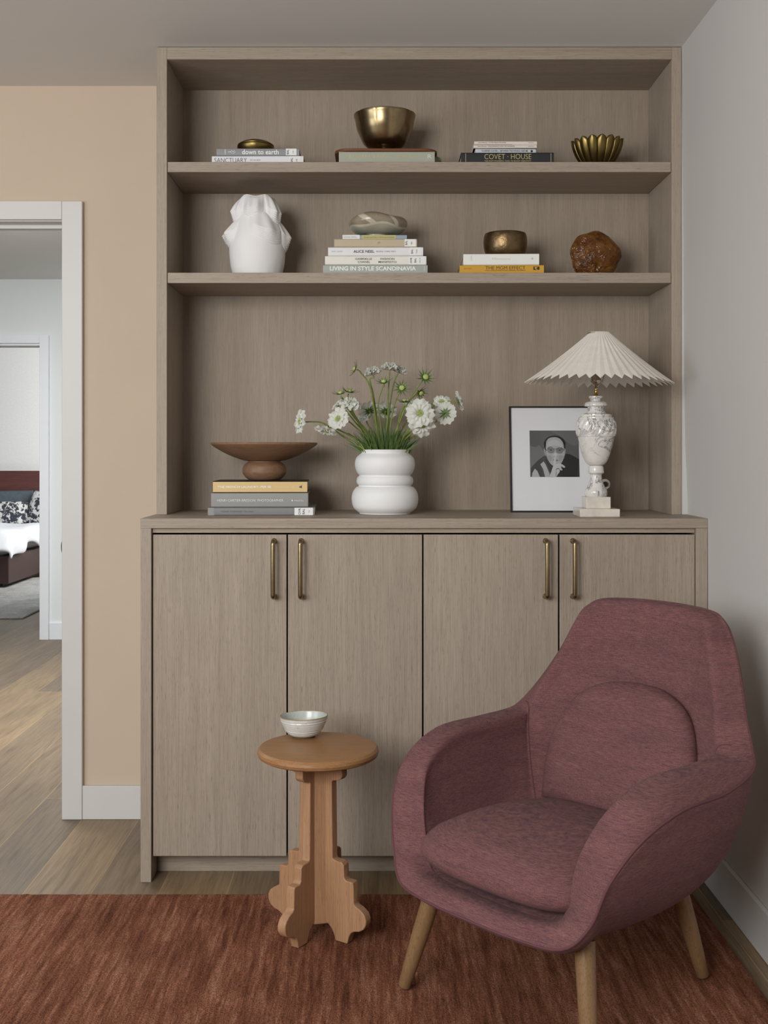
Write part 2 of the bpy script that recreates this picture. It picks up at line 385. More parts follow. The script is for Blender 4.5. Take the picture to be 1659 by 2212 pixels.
# ---------------------------------------------------------------- bedroom beyond
bed = thing('bed', 'low dark wooden bed with a plank headboard in the bedroom beyond the doorways', 'bed', (-4.25, 11.4, 0))
box('headboard', -.95, .92, 1.02, 1.08, 0, Z(1017, 12.45), M['headboard'], bed, bevel=.006)
box('bed_frame', -.84, .84, -1.06, 1.0, Z(1262,10.34), .31, M['bedframe'], bed, bevel=.006)
box('bed_base', -.72, .76, -.98, .98, 0, Z(1262,10.34), M['bedframe'], bed, bevel=.004)
box('mattress', -.80, .80, -1.0, 1.0, .31, .46, M['duvet'], bed, bevel=.05, seg=4)
def duvet():
    vs, fs = [], []; nx, ny = 40, 40
    for j in range(ny+1):
        for i in range(nx+1):
            u = i/nx*2-1; v = j/ny
            y = -1.12+1.62*v; x = u*1.04
            ed = max(0, abs(u)-.78)/.22; fr = max(0, .16-v)/.16
            z = .53-.17*(ed**1.5)-.15*(fr**1.5)
            z += .022*noise.noise(Vector((x*3, y*3, 0)))*1.5+.012*noise.noise(Vector((x*9, y*8, 3)))
            if ed > 0: z += .05*math.sin(y*9)*ed
            x = max(-.9, min(.9, x)) if ed < .5 else math.copysign(.895+.02*math.sin(y*14), x)
            vs.append((x, y, max(.30+.02*math.sin(x*7+y*5), z)))
    for j in range(ny):
        for i in range(nx): a = j*(nx+1)+i; fs.append((a, a+1, a+nx+2, a+nx+1))
    o = mesh('duvet', vs, fs, M['duvet'], None, smooth=0)
    s = o.modifiers.new('thick', 'SOLIDIFY'); s.thickness = .03
    m2 = o.modifiers.new('sub', 'SUBSURF'); m2.levels = m2.render_levels = 1
    o.location = (-4.25, 11.4, 0); return o
tag(duvet(), 'rumpled white duvet spread over the dark wooden bed', 'duvet')
def pillow(name, w, h, t, loc, rot, m, label, cat, group=None):
    vs, fs = [], []; n = 14
    for s in (1, -1):
        for j in range(n+1):
            for i in range(n+1):
                u = i/n*2-1; v = j/n*2-1
                f = (max(0, 1-u**4)*max(0, 1-v**4))**.5
                pin = 1-.06*(1-abs(u))*abs(v)-.0
                vs.append((u*w/2*(1-.05*(1-v*v)*0), s*t/2*f, v*h/2*pin))
    for k in range(2):
        for j in range(n):
            for i in range(n):
                a = k*(n+1)**2+j*(n+1)+i; q = (a, a+1, a+n+2, a+n+1); fs.append(q if k == 0 else q[::-1])
    o = mesh(name, vs, fs, m, None, smooth=0); bm = bmesh.new(); bm.from_mesh(o.data); bmesh.ops.remove_doubles(bm, verts=bm.verts, dist=.0005); bmesh.ops.recalc_face_normals(bm, faces=bm.faces); bm.to_mesh(o.data); bm.free(); o.data.shade_smooth()
    o.location = loc; o.rotation_euler = rot
    return tag(o, label, cat, group)
pillow('pillow', 1.25, .38, .16, (-4.15, 12.30, .68), (R(-14), 0, 0), M['slate'], 'slate blue velvet pillow leaning on the wooden headboard', 'pillow')
pillow('cushion', .62, .34, .15, (-4.08, 12.02, .595), (R(-22), 0, R(3)), M['pattern'], 'white and charcoal mottled cushion in front of the slate blue pillow', 'cushion')
pillow('cushion', .40, .42, .14, (-3.60, 12.10, .64), (R(-20), R(8), R(-14)), M['pattern'], 'mottled grey cushion at the right edge of the bed view, partly behind the doorway casing', 'cushion')
o = box('bedroom_rug', -5.6, -2.70, 8.52, 11.2, .0, .018, M['rug2'], bevel=.006); tag(o, 'pale grey rug under the bed in the far bedroom', 'rug')

# ---------------------------------------------------------------- rust rug
def rug():
    x0, x1, y0, y1 = -2.6, .913, .9, 3.178; nx, ny = 420, 280
    vs, fs = [], []
    for j in range(ny+1):
        for i in range(nx+1):
            x = x0+(x1-x0)*i/nx; y = y0+(y1-y0)*j/ny
            e = min(i, nx-i, j, ny-j)
            z = .018+.0016*noise.noise(Vector((x*70, y*12, 0)))+.0012*noise.noise(Vector((x*40, y*40, 5)))
            if e == 0: z = .002; x += .003*noise.noise(Vector((x*60, y*60, 2))); y += .003*noise.noise(Vector((x*60, y*60, 9)))
            elif e == 1: z -= .003
            vs.append((x, y, z))
    for j in range(ny):
        for i in range(nx): a = j*(nx+1)+i; fs.append((a, a+1, a+nx+2, a+nx+1))
    return mesh('area_rug', vs, fs, M['rug'], smooth=0)
tag(rug(), 'rust coloured pile rug streaked with darker lines, lying on the oak floor', 'rug')
RZ = .019

# ---------------------------------------------------------------- built-in bookcase
zc = 1.080
bc = thing('bookcase', 'tall open greige oak bookcase hutch with two shelves above the counter', 'bookcase', (0, YU, zc))
def B(name, x0, x1, y0, y1, z0, z1, m, par=None, bevel=.0012):
    l = par.location if par else Vector((0,0,0))
    return box(name, x0-l.x, x1-l.x, y0-l.y, y1-l.y, z0-l.z, z1-l.z, m, par, bevel=bevel)
ux0, ux1 = X(338, YU), X(1475, YU); ui0, ui1 = X(360.5, YU), X(1451, YU)
B('side_panel', ux0, ui0, YU, YW-.001, zc, HC-.002, M['oak_z'], bc)
B('side_panel', ui1, ux1-.004, YU, YW-.001, zc, HC-.002, M['oak_z'], bc)
B('top_panel', ui0, ui1, YU, YB, Z(128.2, YU), HC-.002, M['oak_x'], bc)
B('back_panel', ui0, ui1, YB, YB+.02, zc, HC-.01, M['oak_back'], bc, 0)
s1t, s1b, s2t, s2b = Z(349, YU), Z(371, YU), Z(588.5, YU), Z(611, YU)
B('shelf', ui0+.001, ui1-.001, YU+.004, YB, s1b, s1t, M['oak_x'], bc)
B('shelf', ui0+.001, ui1-.001, YU+.004, YB, s2b, s2t, M['oak_x'], bc)
def wallx(z):
    for (z0, x0), (z1, x1) in zip(WPROF, WPROF[1:]):
        if z <= z1: return x0+(x1-x0)*(z-z0)/(z1-z0)
    return prof[-1][1]
def filler(name, x, y, zs_, fwd=0):
    n = len(zs_); vs = [(x, yy, z) for yy in (y, y+.02) for z in zs_]+[(max(x+.0004, wallx(z)-.0003), yy-fwd*min(1, max(0, (wallx(z)-x)/.010)), z) for yy in (y, y+.02) for z in zs_]; fs = []
    for i in range(n-1):
        fs += [(i, 2*n+i, 2*n+i+1, i+1), (n+i, n+i+1, 3*n+i+1, 3*n+i)]
    return struct(mesh(name, vs, fs, M['rwall']))
filler('trim_3', ux1-.0038, YU+.004, [zc+.0005, 1.3, 1.5, 1.75, 2.0, 2.3, HC-.005])
lx0, lx1 = X(303, YL), .9878
ct = B('countertop', lx0, lx1, YL, YW-.001, Z(1141.5, YL), zc, M['oak_x']); tag(ct, 'greige oak countertop slab running across the four door base cabinet', 'countertop')
zt = Z(1141.5, YL)
cab = thing('base_cabinet', 'greige oak base cabinet with four flat doors and brass pulls', 'cabinet', (0, YL, 0))
li0, li1 = X(326.7, YL), X(1504, YL)
B('side_panel', lx0+.0005, li0, YL, YW-.018, 0, zt, M['oak_z'], cab)
B('side_panel', li1, .9872, YL, YW-.018, 0, zt, M['oak_z'], cab)
B('top_rail', li0+.001, li1-.001, YL+.012, YL+.10, Z(1151, YL+.012), zt-.001, M['oak_x'], cab, .0006)
YD = 3.306
dt, db = Z(1155, YD), Z(1849.5, YD)
B('carcass', li0+.001, li1-.001, YD+.024, YW-.03, db+.002, zt-.02, col('gap_shadow_brown', (52,44,38)), cab, 0)  # carcass coloured dark to stand for the shadow in the door gaps
B('plinth', li0+.001, li1-.001, 3.385, 3.403, 0, db+.03, M['oak_x'], cab)
hm = M['brassd']
def handle(px, par):
    l = par.parent.location; x = X(px, YD); za, zb_ = Z(1168.5, YD), Z(1288, YD); y = YD
    side = 1
    P = [(0,0,za),(0,-.022,za),(0,-.0335,za-.004),(0,-.036,za-.014),(0,-.0375,(za+zb_)/2),(0,-.036,zb_+.014),(0,-.0335,zb_+.004),(0,-.022,zb_),(0,0,zb_)]
    vs, fs = tube_g([(x-l.x, y+p[1]-l.y, p[2]) for p in spline(P, 6)], .0070, 16)
    for zz in (za, zb_):
        a, f = lathe_g([(0,0),(.0085,0),(.0085,.003),(.0065,.005),(0,.005)], 24)
        n = len(vs); vs += [(x-l.x+p[0], y-l.y-p[2], zz+p[1]) for p in a]; fs += [tuple(n+i for i in q) for q in f]
    h = mesh('handle', vs, fs, M['brass'], par, smooth=50); h['label'] = 'antique brass bar pull'
for a, b2, hp in ((330.5,618.8,592.0),(622.0,911.8,650.5),(915.2,1205.5,1178.5),(1209.2,1500.8,1237.5)):
    d = B('door', X(a, YD), X(b2, YD), YD, YD+.02, db, dt, M['oak_z'], cab, .0012); handle(hp, d)

# ---------------------------------------------------------------- lettering
def text_geo(body, w=None, h=None, bold=0.0, sx=1.0, spacing=1.0):
    cu = D.curves.new('t', 'FONT'); cu.body = body; cu.size = 1; cu.offset = bold; cu.space_character = spacing; cu.resolution_u = 3
    o = D.objects.new('t', cu); COL.objects.link(o); dg = bpy.context.evaluated_depsgraph_get(); dg.update()
    me = D.meshes.new_from_object(o.evaluated_get(dg)); D.objects.remove(o)
    v = [(p.co.x, p.co.y) for p in me.vertices]; f = [tuple(p.vertices) for p in me.polygons]
    D.meshes.remove(me)
    xs = [p[0] for p in v]; ys = [p[1] for p in v]; x0, x1, y0, y1 = min(xs), max(xs), min(ys), max(ys)
    kx = w/(x1-x0) if w else None; ky = h/(y1-y0) if h else None
    kx = kx or ky; ky = ky or kx
    return [((p[0]-(x0+x1)/2)*kx, (p[1]-(y0+y1)/2)*ky) for p in v], f
def lettering(body, cx, cz, w, h, m, par, name='title_lettering', vert=False, bold=0.0, y=-.0007, spacing=1.0):
    v, f = text_geo(body, w, h, bold, spacing=spacing)
    if vert: v = [(-b, a) for a, b in v]
    return mesh(name, [(cx+a, y, cz+b) for a, b in v], f, m, par)

# ---------------------------------------------------------------- books
def book(label, l, r, Y, z0, t, depth, cover, sp=None, rz=0, group=None, hard=.0025, pg='pages', yfix=None):
    """a book lying flat, spine to the room; l, r in px at its spine"""
    x0, x1 = X(l, Y), X(r, Y); w_ = x1-x0
    b = thing('book', label, 'book', ((x0+x1)/2, Y, z0), rz, group)
    hw = w_/2; tk = hard
    vs, fs = [], []
    K = 6; prof = [(depth, 0), (.004, 0)]
    for i in range(K+1):
        a = PI/2*i/K; prof.append((.004-.004*math.sin(a)*1.0, .004-.004*math.cos(a)))
    for i in range(K+1):
        a = PI/2*i/K; prof.append((.004-.004*math.cos(a), t-.004+.004*math.sin(a)))
    prof += [(depth, t), (depth, t-tk), (.006, t-tk), (.006, tk), (depth, tk)]
    n = len(prof)
    vs = [(-hw, y, z) for y, z in prof]+[(hw, y, z) for y, z in prof]
    fs = [(i, (i+1)%n, n+(i+1)%n, n+i) for i in range(n)]+[tuple(range(n))[::-1], tuple(range(n,2*n))]
    o = mesh('cover', vs, fs, cover, b, smooth=35)
    bm = bmesh.new(); bm.from_mesh(o.data); bmesh.ops.recalc_face_normals(bm, faces=bm.faces); bm.to_mesh(o.data); bm.free()
    inset = .003 if hard > .0015 else .0003
    box('pages', -hw+inset, hw-inset, .0065, depth-inset, tk*.9, t-tk*.9, M[pg], b, bevel=0)
    b['hw'] = hw; b['t'] = t
    return b
def sticker(b, x0, x1, z0, z1, words, m='sticker'):
    s = box('library_label', x0, x1, -.0007, 0, z0, z1, col('sticker', (232,232,230)), b, bevel=0)
    for wd, cx, wdt, hgt, mm in words:
        v, f = text_geo(wd, wdt, hgt, .01)
        mesh('label_lettering', [(cx-bb, -.0012, (z0+z1)/2+aa) for aa, bb in v], f, mm, s)
    return s
ink = col('black_ink', (36,36,38)); gink = col('grey_ink', (150,150,150)); wink = col('white_ink', (240,240,238)); gold = col('gold_foil', (206,190,130), .4)
def LX(b, px, Y): return X(px, Y)-b.location.x       # px -> local x on a spine
def LW(px, Y): return px*Y/F

# top shelf, left stack
Y1 = 3.545
zs = s1t; t = Z(336.6, Y1)-zs
b = book('white book with thin dark capitals, bottom of the left stack on the top shelf', 457.5, 655.5, Y1, zs, t, .235, col('cover_white', (226,226,228)), rz=R(-.6))
lettering('SANCTUARY', LX(b,498,Y1), Z(346,Y1)-zs, LW(70,Y1), LW(9.6,Y1), ink, b, bold=-.012)
lettering('BY IN BED', LX(b,552,Y1), Z(345.8,Y1)-zs, LW(22,Y1), LW(3.2,Y1), gink, b)
sticker(b, LX(b,625,Y1), LX(b,650,Y1), .003, t-.002, [('BAL', LX(b,630,Y1), LW(10,Y1), LW(4.6,Y1), ink), ('INB', LX(b,641,Y1), LW(6,Y1), LW(3.5,Y1), gink)])
z2 = zs+t; t2 = Z(320.5, Y1)-z2
b = book('grey book with white lowercase title, topmost of the left stack on the top shelf', 468, 646.5, Y1, z2+.0003, t2, .20, col('cover_grey', (142,142,144)), rz=R(.6))
lettering('down to earth', LX(b,562.5,Y1), t2*.5, LW(79,Y1), LW(10.5,Y1), wink, b, bold=.012)
lettering('LIBER', LX(b,486.5,Y1), t2*.5, LW(11,Y1), LW(2.6,Y1), wink, b, 'publisher_lettering', vert=True)
vs, fs = [], []
for k, (dx, dz, r_) in enumerate([(0,0,.0018),(.004,.0035,.0012),(.004,-.0035,.0012),(.008,.001,.0016),(.012,.003,.0012),(.012,-.003,.0012),(-.005,0,.0016),(.008,-.005,.001),(.015,0,.001)]):
    n0 = len(vs); vs += [(LX(b,498,Y1)+dx+r_*math.cos(a*PI/4), -.0007, t2*.5+dz+r_*math.sin(a*PI/4)) for a in range(8)]; fs.append(tuple(range(n0, n0+8)))
mesh('flower_emblem', vs, fs, wink, b)
sticker(b, LX(b,617.5,Y1), LX(b,640.5,Y1), .0015, t2-.001, [('BAL', LX(b,621.5,Y1), LW(10.5,Y1), LW(4.6,Y1), ink), ('LIA', LX(b,633,Y1), LW(6,Y1), LW(3,Y1), gink)])
zt2 = z2+t2+.0006
cov = thing('brass_dish', 'shallow upturned brass dish resting on the grey lowercase titled book', 'dish', (X(552.5,3.64), 3.64, zt2))
lathe('dome', [(0,0),(.046,0),(.052,.006),(.0575,.018),(.0605,.026),(.0605,.028),(.0590,.0290),(.0590,.0305),(.0600,.0315),(.0588,.0330),(.0590,.0345),(.0555,.0375),(.046,.0430),(.033,.0475),(.018,.0500),(0,.0508)], M['brassg'], cov, 96)
# top shelf, middle
Y2 = 3.535
t = Z(327.2, Y2)-s1t
b = book('sage green book with gold spine lettering beneath the walnut board', 732, 939, Y2, s1t, t, .21, col('cover_sage', (166,170,154)))
lettering('BARBARA BARRY', LX(b,797,Y2), Z(338,Y2)-s1t, LW(84,Y2), LW(7,Y2), gold, b, bold=-.008, spacing=1.15)
lettering('AROUND BEAUTY', LX(b,879,Y2), Z(338,Y2)-s1t, LW(64,Y2), LW(5.4,Y2), gold, b, bold=-.008, spacing=1.1)
lettering('R', LX(b,928,Y2), Z(338,Y2)-s1t, LW(8,Y2), LW(8,Y2), wink, b, 'monogram', bold=-.02)
zb0 = s1t+t+.0004; tb = Z(319.6, 3.50+.03)-zb0
def rrect(hw, d, r, n=8):
    P = []
    for cx, cy, a0 in ((hw-r, d-r, 0), (-hw+r, d-r, 90), (-hw+r, r, 180), (hw-r, r, 270)):
        for i in range(n+1): a = R(a0+90*i/n); P.append((cx+r*math.cos(a), cy+r*math.sin(a)))
    return P
P = rrect(LW(112,3.53), .23, .045); n = len(P)
bd = mesh('wooden_board', [(x,y,0) for x,y in P]+[(x,y,tb) for x,y in P], [tuple(range(n))[::-1], tuple(range(n,2*n))]+[(i,(i+1)%n,n+(i+1)%n,n+i) for i in range(n)], M['walnut'], bevel=.002)
bd.location = (X(834,3.53), 3.533, zb0); tag(bd, 'walnut board with rounded corners between the sage green book and the scalloped brass bowl', 'board')
Yb = 3.64; zb1 = zb0+tb+.0005
bw = thing('brass_bowl', 'large brass footed bowl with scalloped rim on the walnut board', 'bowl', (X(831,Yb), Yb, zb1))
def flute_bowl(name, prof, n, m, par, scal, lobes, frac):
    vs, fs = [], []; k = len(prof)
    for i in range(n):
        a = 2*PI*i/n; s = abs(math.sin(a*lobes/2))**.6
        for q, (r, z) in enumerate(prof):
            f = frac(q/(k-1)); vs.append(((r*(1+scal*(s-.6)*f))*math.cos(a), (r*(1+scal*(s-.6)*f))*math.sin(a), z+.05*scal*(s-.6)*f))
    for i in range(n):
        j = (i+1)%n
        for q in range(k-1): fs.append((i*k+q, j*k+q, j*k+q+1, i*k+q+1))
    return mesh(name, vs, fs, m, par, smooth=50)
sz = .130
prof = [(.0,.026),(.03,.026),(.053,.030),(.064,.036),(.071,.0425),(.0805,.062),(.0865,.075),(.0915,.0865),(.0945,.100),(.0965,.112),(.0995,.122),(.1015,.128),(.1010,.130),(.098,.129),(.093,.118),(.090,.100),(.084,.080),(.074,.060),(.064,.045),(.05,.035),(.0,.031)]
flute_bowl('body', [(r_, z_*1.04) for r_, z_ in prof], 240, M['brass'], bw, .018, 10, lambda q: max(0, 1-abs(q-.5)*3.2))
lathe('foot', [(.0,0),(.030,0),(.030,.003),(.022,.007),(.019,.016),(.020,.022),(.028,.0275),(0,.0275)], M['brass'], bw, 64)
gp = thing('green_dish', 'small pale green faceted dish peeking out right of the sage green book', 'dish', (X(936,3.62), 3.62, s1t))
lathe('body', [(0,0),(.017,0),(.023,.012),(.027,.030),(.0235,.042),(.012,.047),(0,.046)], col('green_glaze', (128,146,112), .35), gp, 7, smooth=5)
# top shelf, right stack
Y3 = 3.54
t = Z(329.2, Y3)-s1t
b = book('thick black book with gold spaced capitals, bottom of the right stack on the top shelf', 996, 1196.5, Y3, s1t, t, .235, col('cover_black', (34,35,38)), rz=R(-.3))
lettering('COVET \u00b7 HOUSE', LX(b,1097,Y3), Z(338.3,Y3)-s1t, LW(101,Y3), LW(11.2,Y3), gold, b, bold=-.01)
lettering('THE MOST POWERFUL TOOL TO BOOST CREATIVITY', LX(b,1097,Y3), Z(347.8,Y3)-s1t, LW(101,Y3), LW(2.8,Y3), gold, b, 'subtitle_lettering')
for px in (1006, 1190): box('gold_rule', LX(b,px,Y3)-.0006, LX(b,px,Y3)+.0006, -.0007, 0, .006, t-.003, gold, b, bevel=0)
z_ = s1t+t+.0004
def stackbook(label, l, r, top, z_, Y, depth, cover, rz=0, **k):
    t = Z(top, Y)-z_; b = book(label, l, r, Y, z_, t, depth, cover, rz=rz, **k); return b, t, z_+t+.0004
b, t, z_ = stackbook('slim pale paperback with heavy condensed black lettering lying on the black book', 1027, 1157.5, 321, z_, 3.56, .14, col('cover_silver', (206,208,212)), R(.3), hard=.0008)
lettering('TA-NEHISI COATES  |  BETWEEN THE WORLD AND ME', LX(b,1090,3.56), t*.52, LW(101,3.56), LW(4.6,3.56), ink, b, bold=.012)
vs = [(LX(b,1148.5,3.56)+LW(2.6,3.56)*math.cos(a*PI/8), -.0007, t*.52+LW(2.6,3.56)*math.sin(a*PI/8)) for a in range(16)]; mesh('round_emblem', vs, [tuple(range(16))], ink, b)
b, t, z_ = stackbook('slim cream paperback with tiny serif title, second from the top of the right stack', 1023, 1159.5, 312.8, z_, 3.555, .14, col('cover_cream', (226,218,208)), R(-.4), hard=.0008)
lettering('Janet Malcolm   THE JOURNALIST AND THE MURDERER', LX(b,1072,3.555), t*.5, LW(80,3.555), LW(2.8,3.555), ink, b)
lettering('GRANTA', LX(b,1147,3.555), t*.5, LW(12,3.555), LW(2.2,3.555), gink, b, 'publisher_lettering')
b, t, z_ = stackbook('slim cream paperback with a thin red lower edge, topmost of the right stack', 1024.5, 1160, 304.6, z_, 3.555, .14, col('cover_cream', (226,218,208)), R(.2), hard=.0008)
lettering('Janet Malcolm   IN THE FREUD ARCHIVES', LX(b,1063,3.555), t*.5, LW(60,3.555), LW(2.8,3.555), ink, b)
lettering('GRANTA', LX(b,1147,3.555), t*.5, LW(12,3.555), LW(2.2,3.555), gink, b, 'publisher_lettering')
box('red_edge', -b['hw']+.001, .02, -.0006, 0, .0003, .0010, col('red_ink', (190,100,80)), b, bevel=0)
# lotus bowl
Yl_ = 3.63
lb = thing('lotus_bowl', 'dark brass bowl of overlapping lotus petals on the right of the top shelf', 'bowl', (X(1290,Yl_), Yl_, s1t))
def lotus(par):
    n = 16
    for k in range(n):
        a0 = 2*PI*k/n; vs, fs = [], []; U, V = 8, 24
        for j in range(V+1):
            v = 1-(1-j/V)**1.5
            r = .024+.0545*math.sin(v*PI/2*.92)**.9; z = .002+.099*v**1.2
            wd = .0155*(math.sin(min(1, v*.85+.18)*PI*.62))**.7*(1 if v < .86 else math.sqrt(max(0.0, 1-((v-.86)/.14)**2)))
            wd *= (.48+.66*v)
            for i in range(U+1):
                u = i/U*2-1; bulge = .006*(1-u*u)*(.3+v)
                x, y = r+bulge, u*wd
                vs.append((x*math.cos(a0)-y*math.sin(a0), x*math.sin(a0)+y*math.cos(a0), z+.0*u))
        for j in range(V):
            for i in range(U): a = j*(U+1)+i; fs.append((a, a+1, a+U+2, a+U+1))
        o = mesh('petal', vs, fs, M['brassg'], par, smooth=0); s = o.modifiers.new('t', 'SOLIDIFY'); s.thickness = .0016
    lathe('bowl_base', [(0,0),(.026,0),(.034,.006),(.040,.014),(.036,.014),(.03,.009),(0,.005)], M['brassg'], par, 48)
lotus(lb)

# ---------------------------------------------------------------- middle shelf
def sculpt_vase():
    Y = 3.64; k = Y/F
    v = thing('sculptural_vase', 'white bisque vase draped with layered sculpted folds on the middle shelf', 'vase', (X(556,Y), Y, s2t))
    base = [(50,0),(54,12),(58,30),(60,48),(60,68),(57,86),(52,102),(48,116),(45,130),(43,142),(40,154),(37,160)]
    pr = spline([(r*k, z*k*1.09, 0) for r, z in base], 22)
    ph = [p.y for p in pr]; prr = [p.x for p in pr]
    lobes = [ # angle (deg, -90 faces the room), z centre px, half width deg, half height px, amount px, skew
        (-62, 90, 42, 27, 10, -.30), (-165, 84, 30, 22, 17, .2), (-4, 80, 28, 26, 14, -.2), (-96, 134, 30, 19, 10, 0),
        (-155, 130, 26, 22, 13, .2), (-34, 126, 28, 26, 13, -.2), (60, 96, 40, 34, 17, .2), (120, 128, 36, 28, 14, 0), (150, 80, 30, 28, 14, 0)]
    n = 420; m_ = len(pr); vs, fs = [], []
    for i in range(n):
        a = 2*PI*i/n
        for q in range(m_):
            r, z = prr[q], ph[q]; zz = z/k/1.09; d = 0
            for la, lz, lw, lh, amp, sk in lobes:
                u = (math.degrees(a)-la+180) % 360-180; u /= lw
                if abs(u) >= 1: continue
                vv = (zz-(lz+sk*u*lh))/lh
                lo = -math.sqrt(1-u*u)
                if vv > 1.25 or vv < lo: continue
                g = (vv-lo)/(1.25-lo)              # 0 at the lower hem, 1 at the top
                if g < .46:
                    s = g/.46; fr_ = s*7 % 1; s = (math.floor(s*7)+min(1, fr_*2.2))/7; h = s**.75-(.07 if fr_ < .22 and s > .05 else 0)
                else: h = (1-(g-.46)/.54)**.75
                h *= (1-abs(u)**2.2)*(1+.22*math.sin(u*8+la)*min(1, g*2))
                d = max(d, amp*k*h)
            d += .0006*noise.noise(Vector((math.cos(a)*4, math.sin(a)*4, zz*.05)))
            vs.append(((r+d)*math.cos(a), (r+d)*math.sin(a), z+(.0035*math.sin(a*5)*max(0,(zz-140)/20) if zz > 140 else 0)))
    for i in range(n):
        j = (i+1)%n
        for q in range(m_-1): fs.append((i*m_+q, j*m_+q, j*m_+q+1, i*m_+q+1))
    fs.append(tuple(i*m_ for i in range(n))[::-1])
    o = mesh('body', vs, fs, M['bisque'], v, smooth=55)
    s = o.modifiers.new('t', 'SOLIDIFY'); s.thickness = .004; s.offset = -1
sculpt_vase()
Y4 = 3.545
z_ = s2t
b, t, z_ = stackbook('grey green book with bold white capitals, bottom of the five book stack', 697.7, 923.5, 572.3, z_, Y4, .26, col('cover_greygreen', (166,172,164)))
lettering('LIVING IN STYLE SCANDINAVIA', LX(b,805.5,Y4), Z(580,Y4)-s2t, LW(186,Y4), LW(9.2,Y4), wink, b, bold=.025)
lettering('teNeues', LX(b,916.5,Y4), Z(580,Y4)-s2t, LW(11,Y4), LW(2.6,Y4), wink, b, 'publisher_lettering', vert=True)
b, t, z_ = stackbook('cream book with two columns of black capitals, fourth down in the five book stack', 702, 921, 552.8, z_, Y4, .25, col('cover_ivory', (228,226,214)), R(.3))
for wd, cx, cz, w_ in (('GABRIELLE', 785.5, .66, 36), ('CHANEL', 786, .32, 27), ('FASHION', 837, .66, 30), ('MANIFESTO', 837, .32, 39)):
    lettering(wd, LX(b,cx,Y4), t*cz, LW(w_,Y4), LW(4.3,Y4), ink, b, bold=.004)
sticker(b, LX(b,884,Y4), LX(b,919,Y4), .001, t-.001, [('OVR', LX(b,888,Y4), LW(12,Y4), LW(4.2,Y4), ink), ('BAL', LX(b,897,Y4), LW(9.5,Y4), LW(4.2,Y4), ink), ('746.92', LX(b,907,Y4), LW(12,Y4), LW(2.6,Y4), gink)])
b, t, z_ = stackbook('white book with small black sans capitals, middle of the five book stack', 708.7, 914, 533.8, z_, Y4, .24, M['cover_white'], R(-.3))
lettering('ALICE NEEL', LX(b,786,Y4), t*.5, LW(45,Y4), LW(5.8,Y4), ink, b, bold=.014)
lettering('PEOPLE COME FIRST', LX(b,834,Y4), t*.5, LW(42,Y4), LW(2.6,Y4), ink, b, 'subtitle_lettering', spacing=1.2)
lettering('BAUM   GRIFFEY', LX(b,728.5,Y4), t*.5, LW(24,Y4), LW(2.2,Y4), gink, b, 'author_lettering')
sticker(b, LX(b,885,Y4), LX(b,910,Y4), .001, t-.001, [('BAL', LX(b,890,Y4), LW(9.5,Y4), LW(4.2,Y4), ink), ('NEE', LX(b,900,Y4), LW(9,Y4), LW(2.6,Y4), gink)])
b, t, z_ = stackbook('beige cloth book with faint pale lettering, second from the top of the five book stack', 722, 900.7, 515.9, z_, Y4, .22, col('cover_beige', (188,176,148)), R(.4))
lettering('THE SPACE THAT KEEPS YOU', LX(b,769,Y4), t*.52, LW(62,Y4), LW(3.2,Y4), col('pale_ink', (206,198,176)), b)
lettering('JESSICA HELGERSON', LX(b,852,Y4), t*.52, LW(36,Y4), LW(2.8,Y4), M['pale_ink'], b, 'author_lettering')
lettering('ye', LX(b,818.5,Y4), t*.48, LW(5.5,Y4), LW(5,Y4), ink, b, 'monogram', bold=-.02)
sticker(b, LX(b,874,Y4), LX(b,898.5,Y4), .0015, t-.001, [('BAL', LX(b,877.5,Y4), LW(9.5,Y4), LW(4.4,Y4), ink), ('MR', LX(b,889,Y4), LW(6,Y4), LW(3,Y4), gink)])
b, t, z_ = stackbook('thin blue and yellow paperback with a white left end, under the stoneware bowl', 739.7, 879, 507.1, z_, 3.56, .13, col('cover_blue', (146,162,172)), 0, hard=.0008)
box('white_band', -b['hw']+.0004, LX(b,777,3.56), -.0004, .0002, .0005, t-.0005, M['cover_white'], b, bevel=0)
box('yellow_band', LX(b,782,3.56), LX(b,855,3.56), -.0004, .0002, .001, t-.001, col('band_yellow', (188,178,116)), b, bevel=0)
lettering('GEORGE ORWELL', LX(b,757,3.56), t*.5, LW(30,3.56), LW(3.2,3.56), gink, b, 'author_lettering')
lettering('Down and Out in Paris and London', LX(b,819,3.56), t*.5, LW(66,3.56), LW(3.2,3.56), col('slate_ink', (96,104,92)), b)
